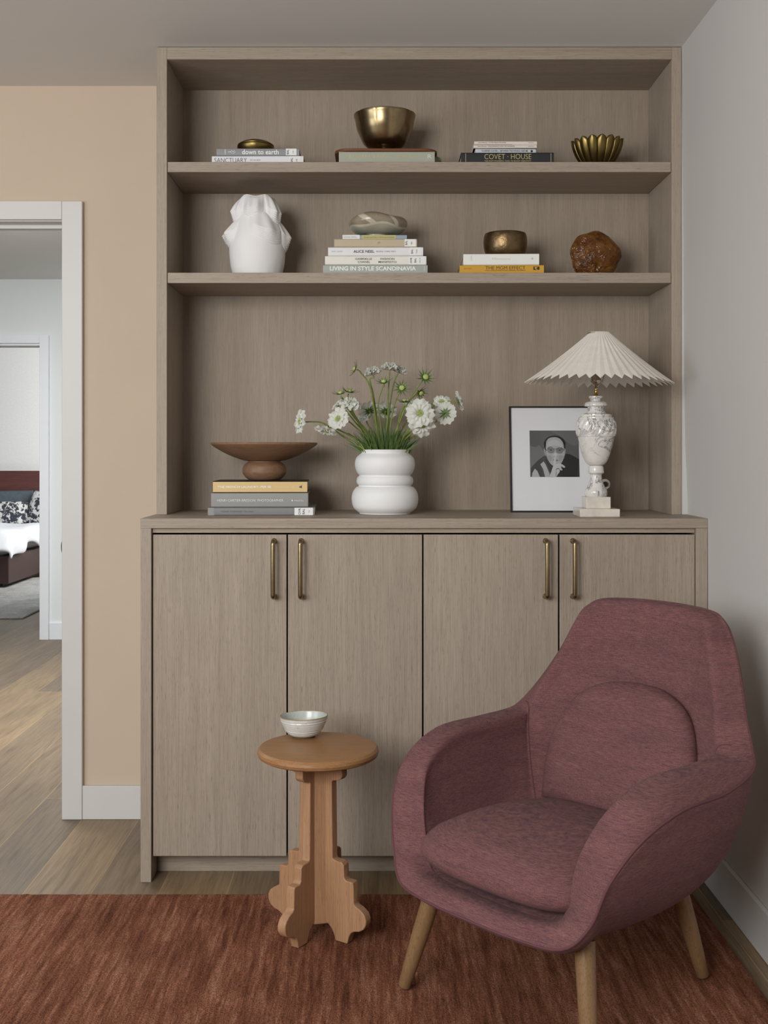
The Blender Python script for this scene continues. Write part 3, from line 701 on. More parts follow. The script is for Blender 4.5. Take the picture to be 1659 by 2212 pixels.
# stoneware bowl
Ys = 3.62; ks = Ys/F
sb = thing('stoneware_bowl', 'irregular taupe and cream stoneware bowl on top of the five book stack', 'bowl', (X(815,Ys), Ys, z_))
def stone():
    pr = spline([(x_, y_*1.08, 0) for x_, y_, _ in [(25,0,0),(25.5,3,0),(24,4.5,0),(38,6.5,0),(52,13,0),(60,23,0),(61.5,31,0),(58,37,0),(50,41,0),(42,42.5,0),(38,41,0),(40,37,0),(46,30,0),(45,20,0),(30,12,0),(0,9,0)]], 16)
    n = 360; k = len(pr); vs, fs, mi = [], [], []
    def W2(a): return 1+.035*math.sin(a*2+.6)+.03*math.sin(a*3+1)+.015*math.sin(a*5)
    for i in range(n):
        a = 2*PI*i/n; f = W2(a)
        for q, p in enumerate(pr):
            zz = p.y*(1+.05*math.sin(a*3+.8)*(p.y/42)**2)
            vs.append((p.x*ks*f*math.cos(a), p.x*ks*f*math.sin(a), max(0, zz*ks)))
    for i in range(n):
        j = (i+1)%n; a = 2*PI*(i+.5)/n
        for q in range(k-1):
            fs.append((i*k+q, j*k+q, j*k+q+1, i*k+q+1)); y = (pr[q].y+pr[q+1].y)/2; out = q < 166
            split = 22+3*math.sin(a*4+.5)
            deg = math.degrees(a) % 360
            if y < 4.6 and out: mi.append(1)
            elif out and y > split:
                s1 = abs(deg-(262-(y-22)*1.5)) < 8; s2 = abs(deg-(318-(y-22)*.9)) < 6
                mi.append(1 if (s1 or s2) else 0)
            elif out and y > split-4: mi.append(1)
            elif out: mi.append(2)
            else: mi.append(1)
    fs.append(tuple(i*k for i in range(n))[::-1]); mi.append(1)
    mesh('body', vs, fs, [M['stonebr'], M['stonecr'], M['stonegr']], sb, smooth=60, mi=mi)
stone()
# right stack of the middle shelf
z_ = s2t
b, t, z_ = stackbook('mustard yellow book with dark slim title lettering under the white book, middle shelf right', 993, 1174.7, 572.6, z_, Y4, .24, col('cover_mustard', (206,156,44)), R(-1.2))
lettering('THE MGM EFFECT', LX(b,1091.5,Y4), Z(578.6,Y4)-s2t, LW(86,Y4), LW(7,Y4), ink, b, bold=-.008)
lettering('HOW A HOLLYWOOD STUDIO CHANGED THE WORLD', LX(b,1091.5,Y4), Z(584.2,Y4)-s2t, LW(86,Y4), LW(2,Y4), ink, b, 'subtitle_lettering')
lettering('BONES', LX(b,1011,Y4), Z(580,Y4)-s2t, LW(17,Y4), LW(2.6,Y4), col('brown_ink', (150,112,40)), b, 'author_lettering')
lg = box('black_emblem', LX(b,1152,Y4), LX(b,1165,Y4), -.0005, 0, Z(583.3,Y4)-s2t, Z(576,Y4)-s2t, ink, b, bevel=0)
mesh('emblem_mark', [(LX(b,px_,Y4), -.0008, Z(py_,Y4)-s2t) for px_, py_ in ((1155,577),(1162,577),(1157.5,580),(1162,582.6),(1158,582.6),(1154.5,580))], [(0,1,2,5),(5,2,3,4)], M['cover_mustard'], b)
b, t, z_ = stackbook('thick white book with faint gold lettering under the hammered brass bowl', 1001, 1164.3, 548, z_, Y4, .22, col('cover_offwhite', (232,234,228)), R(-1.6))
lettering('Montana', LX(b,1083,Y4), t*.55, LW(39,Y4), LW(4.4,Y4), col('champagne_ink', (206,196,170)), b, bold=-.01)
lettering('JASPER', LX(b,1019,Y4), t*.6, LW(12,Y4), LW(4,Y4), M['champagne_ink'], b, 'author_lettering', vert=True)
vs = []; 
for a in range(16): rr = LW(3.2 if a % 2 else 1.5, Y4); vs.append((LX(b,1149.5,Y4)+rr*math.cos(a*PI/8), -.0007, t*.55+rr*math.sin(a*PI/8)))
mesh('star_emblem', vs, [tuple(range(16))], M['champagne_ink'], b)
Yh = 3.63; kh = Yh/F
hb = thing('hammered_bowl', 'round hammered bronze singing bowl on the thick white book', 'bowl', (X(1091.5,Yh), Yh, z_))
lathe('body', [(p.x*kh, p.y*kh*1.13) for p in spline([(0,0,0),(30,.3,0),(39,4,0),(44.5,13,0),(47,26,0),(46.5,38,0),(44.5,45,0),(43,46,0),(42.5,44,0),(44.5,36,0),(45,26,0),(42,14,0),(35,6,0),(0,4,0)], 5)], M['hammered'], hb, 96)
# amber glass
def amber_piece():
    Y = 3.62; k = Y/F
    bm = bmesh.new(); bmesh.ops.create_icosphere(bm, subdivisions=5, radius=1)
    cx = 1285; 
    for v in bm.verts:
        c = v.co; a = math.atan2(c.z, c.x); rr = math.hypot(c.x, c.z)
        out = 1+.03*math.sin(a*3+1)+.035*math.sin(a*5+.4)+.02*math.sin(a*9)
        if abs(((a+.05+PI) % (2*PI))-PI) < .16: out += .09*(1-abs(((a+.05+PI) % (2*PI))-PI)/.16)
        v.co = Vector((c.x*54*k*out, c.y*24*k*(1+.15*noise.noise(c*3)), c.z*52*k*out))
        v.co += c*.0045*noise.noise(c*4)+c*.002*noise.noise(c*10)
    zmin = min(v.co.z for v in bm.verts)
    for v in bm.verts: v.co.z -= zmin; v.co.z = max(v.co.z, .004)-.004
    me = D.meshes.new('amber_glass'); bm.to_mesh(me); bm.free(); me.shade_smooth(); me.materials.append(M['amber'])
    o = D.objects.new('amber_glass_sculpture', me); COL.objects.link(o); o.location = (X(cx,Y), Y, s2t); o.rotation_euler = (0, 0, R(6))
    tag(o, 'lumpy amber brown glass disc standing on edge at the right of the middle shelf', 'glass sculpture')
    # darker rolled lip round the edge
    P = []
    for i in range(61):
        a = 2*PI*i/60; out = 1+.03*math.sin(a*3+1)+.035*math.sin(a*5+.4)+.02*math.sin(a*9)
        P.append((54*k*out*math.cos(a)*.985, .004*math.sin(a*4), max(.003, 52*k*(out*math.sin(a)*.985+1.0)-.006)))
    r = tube('rolled_lip', P, lambda t: .0035+.0012*math.sin(t*40), M['amber'], o, 8); r['label'] = 'dark amber rolled lip'
amber_piece()

# ---------------------------------------------------------------- counter: left stack
YS = 3.455
b = book('slate grey book with a clear library label, bottom of the stack on the counter', 449, 679.5, YS, zc, .0245, .235, col('cover_slate', (124,124,126)), rz=R(1.5))
lettering('KOHEI YOSHIYUKI  The Park', LX(b,513,YS), .0125, LW(68,YS), LW(4,YS), col('dim_ink', (98,98,100)), b)
sticker(b, LX(b,636,YS), LX(b,676,YS), .001, .0238, [('OVR', LX(b,647,YS), LW(14,YS), LW(5,YS), ink), ('BAL', LX(b,655.5,YS), LW(12,YS), LW(5,YS), ink), ('TR', LX(b,668,YS), LW(6,YS), LW(3,YS), gink)])
box('spine_tape', LX(b,450,YS), LX(b,463,YS), -.0004, 0, .0005, .024, col('tape', (140,140,142)), b, bevel=0)
YS2 = 3.468; z_ = zc+.0249
b = book('thick grey book with thin white capitals, middle of the stack on the counter', 456.5, 665, YS2, z_, .0448, .215, col('cover_midgrey', (146,145,142)), rz=R(2.0), hard=.003)
lettering('HENRI CARTIER-BRESSON  PHOTOGRAPHER', LX(b,541,YS2), .0215, LW(142,YS2), LW(5.2,YS2), wink, b, bold=-.012)
lettering('PRESTEL', LX(b,646,YS2), .0205, LW(20,YS2), LW(2.6,YS2), wink, b, 'publisher_lettering', spacing=1.3)
mesh('triangle_emblem', [(LX(b,629,YS2), -.0007, .019), (LX(b,633,YS2), -.0007, .019), (LX(b,631,YS2), -.0007, .0245)], [(0,1,2)], wink, b)
z_ += .0452
b = book('yellow spined book with white serif capitals and dark covers, under the wooden pedestal dish', 460, 664, YS2, z_, .0362, .215, col('cover_dark', (52,42,38)), rz=R(2.0), hard=.003)
box('yellow_spine', -b['hw']+.0006, b['hw']-.0006, -.0006, .001, .0022, .0340, col('spine_yellow', (216,186,128)), b, bevel=0)
lettering('THE FRENCH LAUNDRY, PER SE', LX(b,528,YS2), .0178, LW(115,YS2), LW(5.4,YS2), wink, b, bold=.012, y=-.001)
lettering('THOMAS KELLER', LX(b,614,YS2), .0178, LW(42,YS2), LW(3,YS2), col('pale_gold_ink', (228,208,164)), b, 'author_lettering', y=-.001)
mesh('triangle_emblem', [(LX(b,645,YS2), -.001, .0175), (LX(b,652,YS2), -.001, .0135), (LX(b,652,YS2), -.001, .0235)], [(0,1,2)], col('navy_ink', (70,70,88)), b)
z_ += .0366
Yd_ = 3.585; kd = Yd_/F
pd = thing('pedestal_dish', 'wide shallow wooden dish on a rounded ball foot, on the book stack', 'dish', (X(571,Yd_), Yd_, z_))
lathe('ball_foot', [(p.x*kd, p.y*kd) for p in spline([(0,0,0),(28,.2,0),(39,5,0),(46,14,0),(47.3,22,0),(45,31,0),(39,37,0),(35,39,0),(33,42,0),(0,42,0)], 5)], M['terra'], pd, 96)
lathe('plate', [(p.x*kd, p.y*kd) for p in spline([(0,41,0),(36,41.5,0),(55,46,0),(80,56,0),(100,67,0),(112,75,0),(114.5,79,0),(112,81,0),(98,77,0),(70,66,0),(30,55,0),(0,53,0)], 6)], M['terra'], pd, 128)

# ---------------------------------------------------------------- counter: white vase with flowers
YV = 3.565; kv = YV/F; vx = X(831.5, YV)
va = thing('ribbed_vase', 'matte white ceramic vase of three stacked rounded rings holding white flowers', 'vase', (vx, YV, zc))
yb = VY+.195*F/YV
def vz(py): return (yb-py)*kv*1.0
outl = [(0,yb),(50,yb-.2),(56,1107),(68,1096),(72,1079),(70,1064),(63,1053),(56.5,1049.5),(60.5,1044),(61.5,1037.5),(59.5,1031),(55.5,1027),(60,1021),(64,1011),(65,1001),(62.5,990),(56,982.5),(51.5,979),(52,975),(53.5,971.2)]
pr = [(p.x*kv, vz(p.y)) for p in spline([(x,y,0) for x,y in outl], 6)]
pr += [(51.5*kv, vz(971.2)), (50*kv, vz(978)), (48*kv, vz(984)), (48*kv, vz(1040)), (0, vz(1050))]
lathe('body', pr, M['ceramic'], va, 96, smooth=60)
MZ = zc+vz(976)
def bloom_meshes():
    # petals: two rings of ruffled, notched petals facing +Z
    vs, fs = [], []
    def petal(a0, r0, r1, wd, lift, ph):
        U, V = 10, 7; b0 = len(vs)
        for j in range(V+1):
            v = j/V
            for i in range(U+1):
                u = i/U*2-1
                r = r0+(r1-r0)*v*(1-.14*u*u+.09*math.cos(u*7+ph)*v)
                y = u*wd*(.25+.75*math.sin(v*PI*.52))
                z = lift*math.sin(v*PI*.6)+.0032*math.sin(u*5+ph)*v-.004*v*v
                vs.append((r*math.cos(a0)-y*math.sin(a0), r*math.sin(a0)+y*math.cos(a0), z))
        for j in range(V):
            for i in range(U): a = b0+j*(U+1)+i; fs.append((a, a+1, a+U+2, a+U+1))
    for k in range(7): petal(2*PI*k/7+.12*math.sin(k*5), .007, .0385+.003*math.sin(k*3), .0205, .007+.002*math.sin(k*4), k*1.7)
    for k in range(9): petal(2*PI*(k+.5)/9, .006, .026+.003*math.sin(k*4), .010, .012, k*2.3)
    pm = D.meshes.new('petals'); pm.from_pydata(vs, [], fs); pm.shade_smooth(); pm.materials.append(M['petal'])
    bm = bmesh.new()
    for k in range(46):
        r = .0100*math.sqrt((k+.5)/46); a = k*2.39996
        mt = Matrix.Translation((r*math.cos(a), r*math.sin(a), .0085-.35*r*r/.0112))
        bmesh.ops.create_icosphere(bm, subdivisions=1, radius=.0015, matrix=mt)
    cm = D.meshes.new('flower_centre'); bm.to_mesh(cm); bm.free(); cm.materials.append(M['centre'])
    def star(nm, n, L, wd, curl, zb):
        vs, fs = [], []
        for k in range(n):
            a0 = 2*PI*k/n; l = L*(1+.18*math.sin(k*2.7)); b0 = len(vs)
            for j in range(6):
                v = j/5; r = .003+l*v; hw_ = wd*math.sin(max(.06, 1-v)*PI*.62)*(.5+.5*math.sin(PI*min(1, v+.25)))
                z = zb+curl*v*v
                for u in (-1, 0, 1):
                    y = u*hw_; zz = z-(.0008 if u == 0 else 0)
                    vs.append((r*math.cos(a0)-y*math.sin(a0), r*math.sin(a0)+y*math.cos(a0), zz))
            for j in range(5):
                for i in range(2): a = b0+j*3+i; fs.append((a, a+1, a+4, a+3))
        m = D.meshes.new(nm); m.from_pydata(vs, [], fs); m.shade_smooth(); m.materials.append(M['sepal']); return m
    sm = star('sepals', 10, .022, .0032, .002, -.004)
    bs = star('bud_sepals', 12, .0265, .0030, .012, -.002)
    bm = bmesh.new(); bmesh.ops.create_uvsphere(bm, u_segments=20, v_segments=10, radius=.0088)
    for v in bm.verts: v.co.z = v.co.z*.62+.003; v.co *= 1+.10*noise.noise(v.co*900)
    bd_ = D.meshes.new('bud_dome'); bm.to_mesh(bd_); bm.free(); bd_.shade_smooth(); bd_.materials.append(M['centre'])
    return pm, cm, sm, bs, bd_
PM, CM, SM, BSM, BDM = bloom_meshes()
def add(me, nm, par, mat):
    o = D.objects.new(nm, me); COL.objects.link(o); o.parent = par; o.matrix_local = mat; return o
FL = [ # kind, px, py, Y, facing direction, scale, via px list, label
 ('b', 650,910,3.50,(-1,-.5,.15),1.0,[(676,911),(700,915),(745,945)],'white scabious bloom furthest left of the bouquet'),
 ('b', 705,929,3.46,(-.25,-.35,-1),.92,[(712,922),(735,930),(770,950)],'white scabious bloom hanging face down at the left of the vase'),
 ('b', 731,905,3.45,(-.55,-1,.35),.92,[(745,905),(765,920),(795,950)],'white scabious bloom turned to the room left of the stems, beside the hanging one'),
 ('d', 757,877,3.50,(.1,-.45,1),.98,[(760,890),(775,915),(800,950)],'domed white scabious bloom facing up at the left of the bouquet'),
 ('b', 729,875,3.56,(-.6,-.2,.6),.6,[(745,885),(770,915),(802,950)],'small white scabious bloom tucked behind the domed one'),
 ('u', 736,850,3.50,(-.2,-.2,1),1.0,[(741,862),(760,895),(800,945)],'green scabious bud above the domed white bloom, left of a pair'),
 ('u', 754,846,3.54,(.25,-.2,1),1.0,[(752,862),(768,900),(805,948)],'green scabious bud above the domed white bloom, right of a pair'),
 ('u', 767,797,3.50,(-.9,-.2,.35),.9,[(780,806),(797,830),(808,880),(815,940)],'green scabious bud highest at the left of the bouquet'),
 ('d', 805,807,3.53,(-.25,-.1,1),.85,[(799,820),(806,850),(812,890),(818,945)],'white scabious bloom seen from below at the top left of the bouquet'),
 ('d', 842,797,3.52,(.05,-.05,1),.8,[(841,815),(838,860),(838,900),(833,945)],'tallest white scabious bloom at the top centre of the bouquet'),
 ('d', 861,803,3.56,(.4,-.05,1),.78,[(854,818),(846,850),(840,900),(838,945)],'white scabious bloom immediately right of the tallest one'),
 ('u', 829,825,3.50,(-.1,-.5,.9),.95,[(826,838),(817,870),(820,900),(825,945)],'green scabious bud on an upright stem in the middle of the bouquet'),
 ('u', 868,838,3.50,(.1,-1,.2),1.0,[(858,858),(848,890),(842,945)],'green star shaped bud facing the room right of the middle stems'),
 ('u', 919,815,3.50,(.3,-.9,.4),1.1,[(908,828),(886,860),(868,900),(852,948)],'largest green bud at the upper right of the bouquet'),
 ('u', 909,849,3.54,(.5,-.6,-.4),.9,[(900,850),(880,872),(865,905),(850,948)],'green bud drooping below the largest green bud'),
 ('g', 874,867,3.47,(0,-.1,1),.9,[(872,880),(862,905),(860,930),(858,952)],'flat half opened green scabious head in front of the right stems'),
 ('b', 907,893,3.44,(.0,-1,.15),1.12,[(900,905),(885,925),(866,955)],'big open white scabious bloom facing the room at the right'),
 ('b', 912,917,3.46,(.1,-.8,-.5),1.05,[(902,925),(885,940),(868,958)],'white scabious bloom tilted down beneath the big open one'),
 ('b', 954,868,3.54,(-.1,-.7,.7),.72,[(935,872),(905,890),(870,950)],'small crumpled white scabious bloom at the right, left of the side facing one'),
 ('b', 962,893,3.50,(.3,.8,-.1),.9,[(948,905),(915,930),(872,958)],'white scabious bloom seen from behind with a green star of sepals'),
 ('b', 991,867,3.52,(1,.1,.3),.85,[(975,866),(945,872),(905,905),(870,952)],'white scabious bloom turned sideways, furthest right of the bouquet'),
 ('b', 797,887,3.62,(-.3,.6,.5),.9,[(803,900),(812,925),(822,950)],'white scabious bloom half hidden behind the left middle stems'),
 ('b', 833,887,3.63,(.1,.5,.6),1.0,[(832,905),(832,925),(834,950)],'white scabious bloom half hidden directly behind the middle stems'),
 ('b', 786,902,3.64,(-.4,-.3,.4),.8,[(795,918),(808,935),(820,955)],'white scabious bloom deepest in the foliage at the left'),
 ('b', 890,876,3.62,(.2,-.6,.6),.7,[(885,895),(870,925),(856,952)],'small white scabious bloom behind the big open one'),
]
for kind, px, py, Y, dr, sc, via, label in FL:
    P0 = at(px, py, Y); dr = Vector(dr).normalized()
    f = thing('scabious_flower', label, 'flower', P0, 0, 'white scabious stems in the ribbed vase')
    q = dr.to_track_quat('Z', 'Y').to_matrix().to_4x4() @ Matrix.Rotation(random.uniform(0, 6), 4, 'Z') @ Matrix.Scale(sc, 4)
    if kind == 'b':
        add(PM, 'petals', f, q); add(CM, 'flower_centre', f, q); add(SM, 'sepals', f, q)
    elif kind == 'd':
        add(PM, 'petals', f, q @ Matrix.Diagonal((.92,.92,1.7,1))); add(PM, 'petals', f, q @ Matrix.Translation((0,0,.004)) @ Matrix.Rotation(.4, 4, 'Z') @ Matrix.Diagonal((.70,.70,1.9,1))); add(CM, 'flower_centre', f, q @ Matrix.Translation((0,0,.010))); add(SM, 'sepals', f, q @ Matrix.Diagonal((1.2,1.2,1,1)))
    elif kind == 'g':
        add(BDM, 'flower_centre', f, q); add(BSM, 'sepals', f, q); add(SM, 'sepals', f, q @ Matrix.Scale(.9, 4))
    else:
        add(BDM, 'bud_dome', f, q); add(BSM, 'sepals', f, q)
    ends = [P0-dr*.006*sc, P0-dr*.016*sc]
    n = len(via)
    for i, (a, b2) in enumerate(via):
        yy = Y+(YV-Y)*(i+1)/(n+1); ends.append(at(a, b2, yy))
    last = ends[-1]
    mx = vx+max(-.062, min(.062, (last.x-vx)*.95)); my = YV+random.uniform(-.05, .04)
    ends.append(Vector((mx, my, MZ))); ends.append(Vector((vx+(mx-vx)*.3, YV+(my-YV)*.3, MZ-.10)))
    tube('stem', [p-P0 for p in spline(ends, 7)], lambda t: .0019+.0008*t, M['green'], f, 8)
def foliage():
    vs, fs = [], []
    for k in range(340):
        a = random.uniform(0, 2*PI); r = .06*math.sqrt(random.random())
        bx, by = vx+r*math.cos(a), YV+r*math.sin(a)*.9
        L = random.uniform(.05, .105)*(1.15 if random.random() < .2 else 1); lean = random.uniform(.1, .9)*(.35+r/.06)
        d = Vector((math.cos(a)*lean, math.sin(a)*lean*.7, 1)).normalized(); side = d.cross(Vector((random.uniform(-.5,.5), -1, .1))).normalized()
        wd = random.uniform(.0018, .0045); b0 = len(vs); curl = random.uniform(-.3, .5)
        for j in range(6):
            v = j/5; p = Vector((bx, by, MZ-.02))+d*L*v+Vector((math.cos(a), math.sin(a)*.6, -.6))*curl*L*v*v*.5
            hw_ = wd*math.sin(max(.05, 1-v)*PI*.75)
            vs += [p-side*hw_, p+side*hw_]
        for j in range(5): fs.append((b0+2*j, b0+2*j+1, b0+2*j+3, b0+2*j+2))
    o = mesh('foliage', vs, fs, M['leaf'], None, smooth=0); return o
tag(foliage(), 'tuft of narrow green leaves crowding the mouth of the white ribbed vase', 'foliage', kind='stuff')

# ---------------------------------------------------------------- framed portrait
YF = 3.628
fr = thing('picture_frame', 'thin black frame with a monochrome portrait in a wide white mat, behind the lamp', 'picture', (X(1202.5,YF), YF, zc))
fr.rotation_euler = (R(-7.5), 0, 0)
fw, fh, ft = LW(197.5,YF), .352, .005
fx = fw/2
bar = lambda nm, x0, x1, z0, z1: box(nm, x0, x1, 0, .018, z0, z1, M['black'], fr, bevel=.0006)
vs, fs = boxg(-fx, -fx+ft, 0, .018, 0, fh); boxg(fx-ft, fx, 0, .018, 0, fh, vs, fs); boxg(-fx+ft, fx-ft, 0, .018, 0, ft+.001, vs, fs); boxg(-fx+ft, fx-ft, 0, .018, fh-ft, fh, vs, fs)
mesh('frame_moulding', vs, fs, M['black'], fr, bevel=.0005)
box('mat_board', -fx+ft, fx-ft, .006, .012, ft, fh-ft, M['mat'], fr, bevel=0)
# photo print: flat shapes; photo coordinates taken from the 1240 unit wide print, origin at its lower left
pw = LW(107,YF)*1.0; ph_ = LW(102,YF)*1.0
px0 = LX(fr,1147.5,YF); pz0 = Z(1029.5,YF)-zc
G = {}
def gray(v):
    if v not in G: G[v] = plain('print_grey_%d' % v, (v, v, v+1), .35, namt=.01, coat=.4)
    return G[v]
def PP(x, y): return (px0+(x-190)/1180*pw, pz0+(1315-y)/1115*ph_)     # from the print's zoomed coordinates
svs, sfs, smi, smats = [], [], [], []
def shape(pts, v, lay, smooth=True):
    pts = [PP(*p) for p in pts]
    if smooth:
        q = spline([(a, b2, 0) for a, b2 in pts+[pts[0]]], 4); pts = [(a.x, a.y) for a in q[:-1]]
    m = gray(v)
    if m not in smats: smats.append(m)
    n0 = len(svs); svs.extend([(a, .0055-.00006*lay, b2) for a, b2 in pts]); sfs.append(tuple(range(n0, n0+len(pts)))); smi.append(smats.index(m))
def ell(cx, cy, rx, ry, v, lay, n=28): shape([(cx+rx*math.cos(2*PI*i/n), cy+ry*math.sin(2*PI*i/n)) for i in range(n)], v, lay, False)
shape([(190,200),(1370,200),(1370,1315),(190,1315)], 86, 0, False)
shape([(190,560),(330,600),(420,560),(520,700),(560,800),(400,900),(220,1080),(190,1080)], 108, 1)
shape([(700,205),(1250,205),(1370,260),(1370,500),(1250,560),(1080,470),(900,330)], 100, 1)
shape([(1040,760),(1130,765),(1230,810),(1370,890),(1370,1314),(760,1314),(700,1200),(700,1040),(960,960),(1020,850)], 34, 2, False)
shape([(1370,900),(1370,1314),(1300,1314),(1330,1100)], 46, 3, False)
shape([(540,800),(400,900),(250,1050),(212,1120),(212,1314),(700,1314),(730,1050),(620,900),(590,830)], 62, 2, False)
shape([(300,1115),(360,1170),(420,1314),(225,1314),(240,1220)], 170, 3, False)
shape([(515,945),(560,1010),(655,1240),(640,1314),(545,1314),(500,1130),(435,1010)], 166, 3, False)
shape([(550,900),(590,890),(650,980),(735,1060),(700,1130),(680,1220)], 40, 4, False)
ell(790, 520, 258, 200, 28, 4)
shape([(535,560),(530,480),(1050,480),(1050,600),(1035,700),(1015,800),(560,800),(545,690)], 44, 4, False)
shape([(520,650),(550,640),(575,760),(565,810),(540,740)], 150, 5)
shape([(1050,650),(1015,640),(1005,760),(1015,815),(1040,750)], 150, 5)
shape([(575,600),(590,470),(650,390),(760,362),(860,370),(940,420),(995,510),(1012,640),(1015,760),(1005,840),(950,970),(870,1040),(760,1050),(690,1010),(620,900),(585,800),(575,700)], 164, 6)
shape([(640,480),(790,420),(930,490),(960,590),(790,560),(620,590)], 178, 7)
shape([(600,820),(690,800),(720,900),(660,940)], 150, 7); shape([(880,800),(990,800),(960,900),(890,930)], 150, 7)
shape([(630,600),(680,586),(740,606),(735,618),(680,604),(632,616)], 50, 8, False)
shape([(850,620),(900,604),(970,618),(965,632),(905,618),(855,632)], 50, 8, False)
shape([(612,640),(780,645),(782,700),(750,742),(660,748),(618,710)], 122, 8); shape([(812,645),(985,645),(985,715),(940,755),(850,745),(818,705)], 122, 8)
shape([(608,628),(790,632),(790,642),(608,643)], 26, 9, False); shape([(808,634),(995,632),(995,646),(808,644)], 26, 9, False)
shape([(555,640),(610,672),(608,684),(550,655)], 30, 9, False); shape([(992,665),(1030,650),(1032,664),(992,684)], 30, 9, False)
ell(697, 672, 24, 13, 36, 10); ell(905, 676, 24, 13, 36, 10)
shape([(765,760),(790,740),(830,745),(850,790),(830,818),(770,818),(745,795)], 186, 8)
ell(768, 812, 10, 5, 70, 9); ell(840, 814, 10, 5, 70, 9)
shape([(740,900),(770,890),(840,900),(870,915),(840,940),(770,935)], 112, 8)
shape([(745,1045),(752,960),(775,850),(795,822),(812,850),(812,940),(806,1010),(860,990),(930,1000),(1000,1040),(1030,1075),(1020,1092),(985,1090),(930,1060),(960,1140),(940,1160),(905,1150),(890,1200),(850,1250),(800,1314),(650,1314),(690,1200),(720,1110)], 184, 11)
shape([(800,1145),(830,1110),(880,1105),(910,1160),(895,1150),(870,1122),(835,1128),(810,1152)], 70, 12, False)
shape([(812,1150),(820,1220),(806,1300),(798,1300),(808,1220)], 60, 12, False)
shape([(930,1050),(950,1110),(945,1150),(935,1110)], 120, 12, False)
o = mesh('portrait_print', svs, sfs, smats, fr, mi=smi); o['label'] = 'black and white print of a bespectacled monk holding a finger to the lips'

# ---------------------------------------------------------------- marble lamp
YP = 3.428; kp = YP/F; lxp = X(1287.6, YP)
lp = thing('table_lamp', 'marble urn table lamp with a pleated linen shade, standing before the framed portrait', 'lamp', (lxp, YP, zc))
box('base_slab', -.0608, .0608, -.061, .061, 0, .0245, M['alab'], lp, bevel=.002)
box('plinth', -.0375, .0375, -.0375, .0375, .0245, .0600, M['alab'], lp, bevel=.0015)
def crop(y): return (1117+690-690-1117)+0
def lz(cy):                                                    # crop row -> height above the counter on the axis
    py = 690+cy/3.95; return Z(py, YP)-zc
def lr(w_): return w_/2/3.95*kp
foot = [(175,1512),(190,1500),(190,1470),(180,1450),(164,1442),(150,1430),(112,1385),(94,1345),(96,1322),(130,1312),(137,1303),(130,1292),(128,1275),(124,1258),(110,1248)]
z0f = .0600; zf = lz(1248)
def mapz(c, c0, c1, a, b2): return a+(c-c0)/(c1-c0)*(b2-a)
pf = [(0,z0f)]+[(lr(w_), mapz(c, 1512, 1248, z0f, lz(1248))) for w_, c in foot]+[(0, lz(1248))]
lathe('turned_stem', pf, M['marble'], lp, 64, smooth=35)
urn = [(100,1248),(140,1238),(180,1215),(222,1170),(255,1120),(284,1065),(302,1020),(308,1000),(326,997),(326,990),(336,975),(344,940),(340,905),(328,875),(308,856),(300,850),(300,836),(276,832),(270,826),(270,812),(226,808),(170,800),(146,782),(136,760),(140,745),(196,740),(202,728),(190,714),(168,704),(100,700),(92,690),(100,676),(118,672),(122,662),(118,655),(0,654)]
def urn_mesh():
    pr = [(lr(w_), lz(c), c) for w_, c in urn]; dn = []
    for i in range(len(pr)-1):
        a, b2 = pr[i], pr[i+1]; s = 4 if abs(a[2]-b2[2]) > 12 else 1
        for q in range(s): t = q/s; dn.append(tuple(a[k]+(b2[k]-a[k])*t for k in range(3)))
    dn.append(pr[-1]); n = 128; k = len(dn); vs, fs = [], []
    for i in range(n):
        a = 2*PI*i/n
        for r, z, c in dn:
            g = 0
            if 860 < c < 990: e = min(1, (990-c)/14, (c-860)/14); g = -.0030*e*abs(math.sin(9*a+(c-925)*.026))**3 + .0008*e
            vs.append(((r+g)*math.cos(a), (r+g)*math.sin(a), z))
    for i in range(n):
        j = (i+1)%n
        for q in range(k-1): fs.append((i*k+q, j*k+q, j*k+q+1, i*k+q+1))
    fs.append(tuple(i*k for i in range(n))[::-1])
    mesh('urn_body', vs, fs, M['marble'], lp, smooth=38)
urn_mesh()
lathe('brass_neck', [(0,lz(655)),(lr(42),lz(655)),(lr(40),lz(645)),(lr(26),lz(636)),(lr(22),lz(615)),(lr(26),lz(605)),(lr(14),lz(600)),(lr(14),lz(592)),(0,lz(592))], col('bright_brass', (196,164,84), .25, metal=1), lp, 32)
lathe('bulb_socket', [(0,lz(594)),(lr(30),lz(592)),(lr(34),lz(585)),(lr(22),lz(575)),(lr(34),lz(566)),(lr(62),lz(555)),(lr(86),lz(540)),(lr(92),lz(520)),(lr(84),lz(515)),(lr(84),lz(470)),(lr(80),lz(465)),(0,lz(465))], M['chrome'], lp, 40)
hp = [(lr(84)*math.cos(a)*1.25, 0, lz(500)+.07*math.sin(a)) for a in [PI*i/20 for i in range(21)]]
ZT, ZB = 1.6455, 1.490
tube('harp', [(x*1.7 if i not in (0, 20) else x, y, lz(540)+(ZT-zc+.0-lz(540))*math.sin(PI*i/20)**.6) for i, (x, y, z) in enumerate(hp)], .0016, M['chrome'], lp, 8)
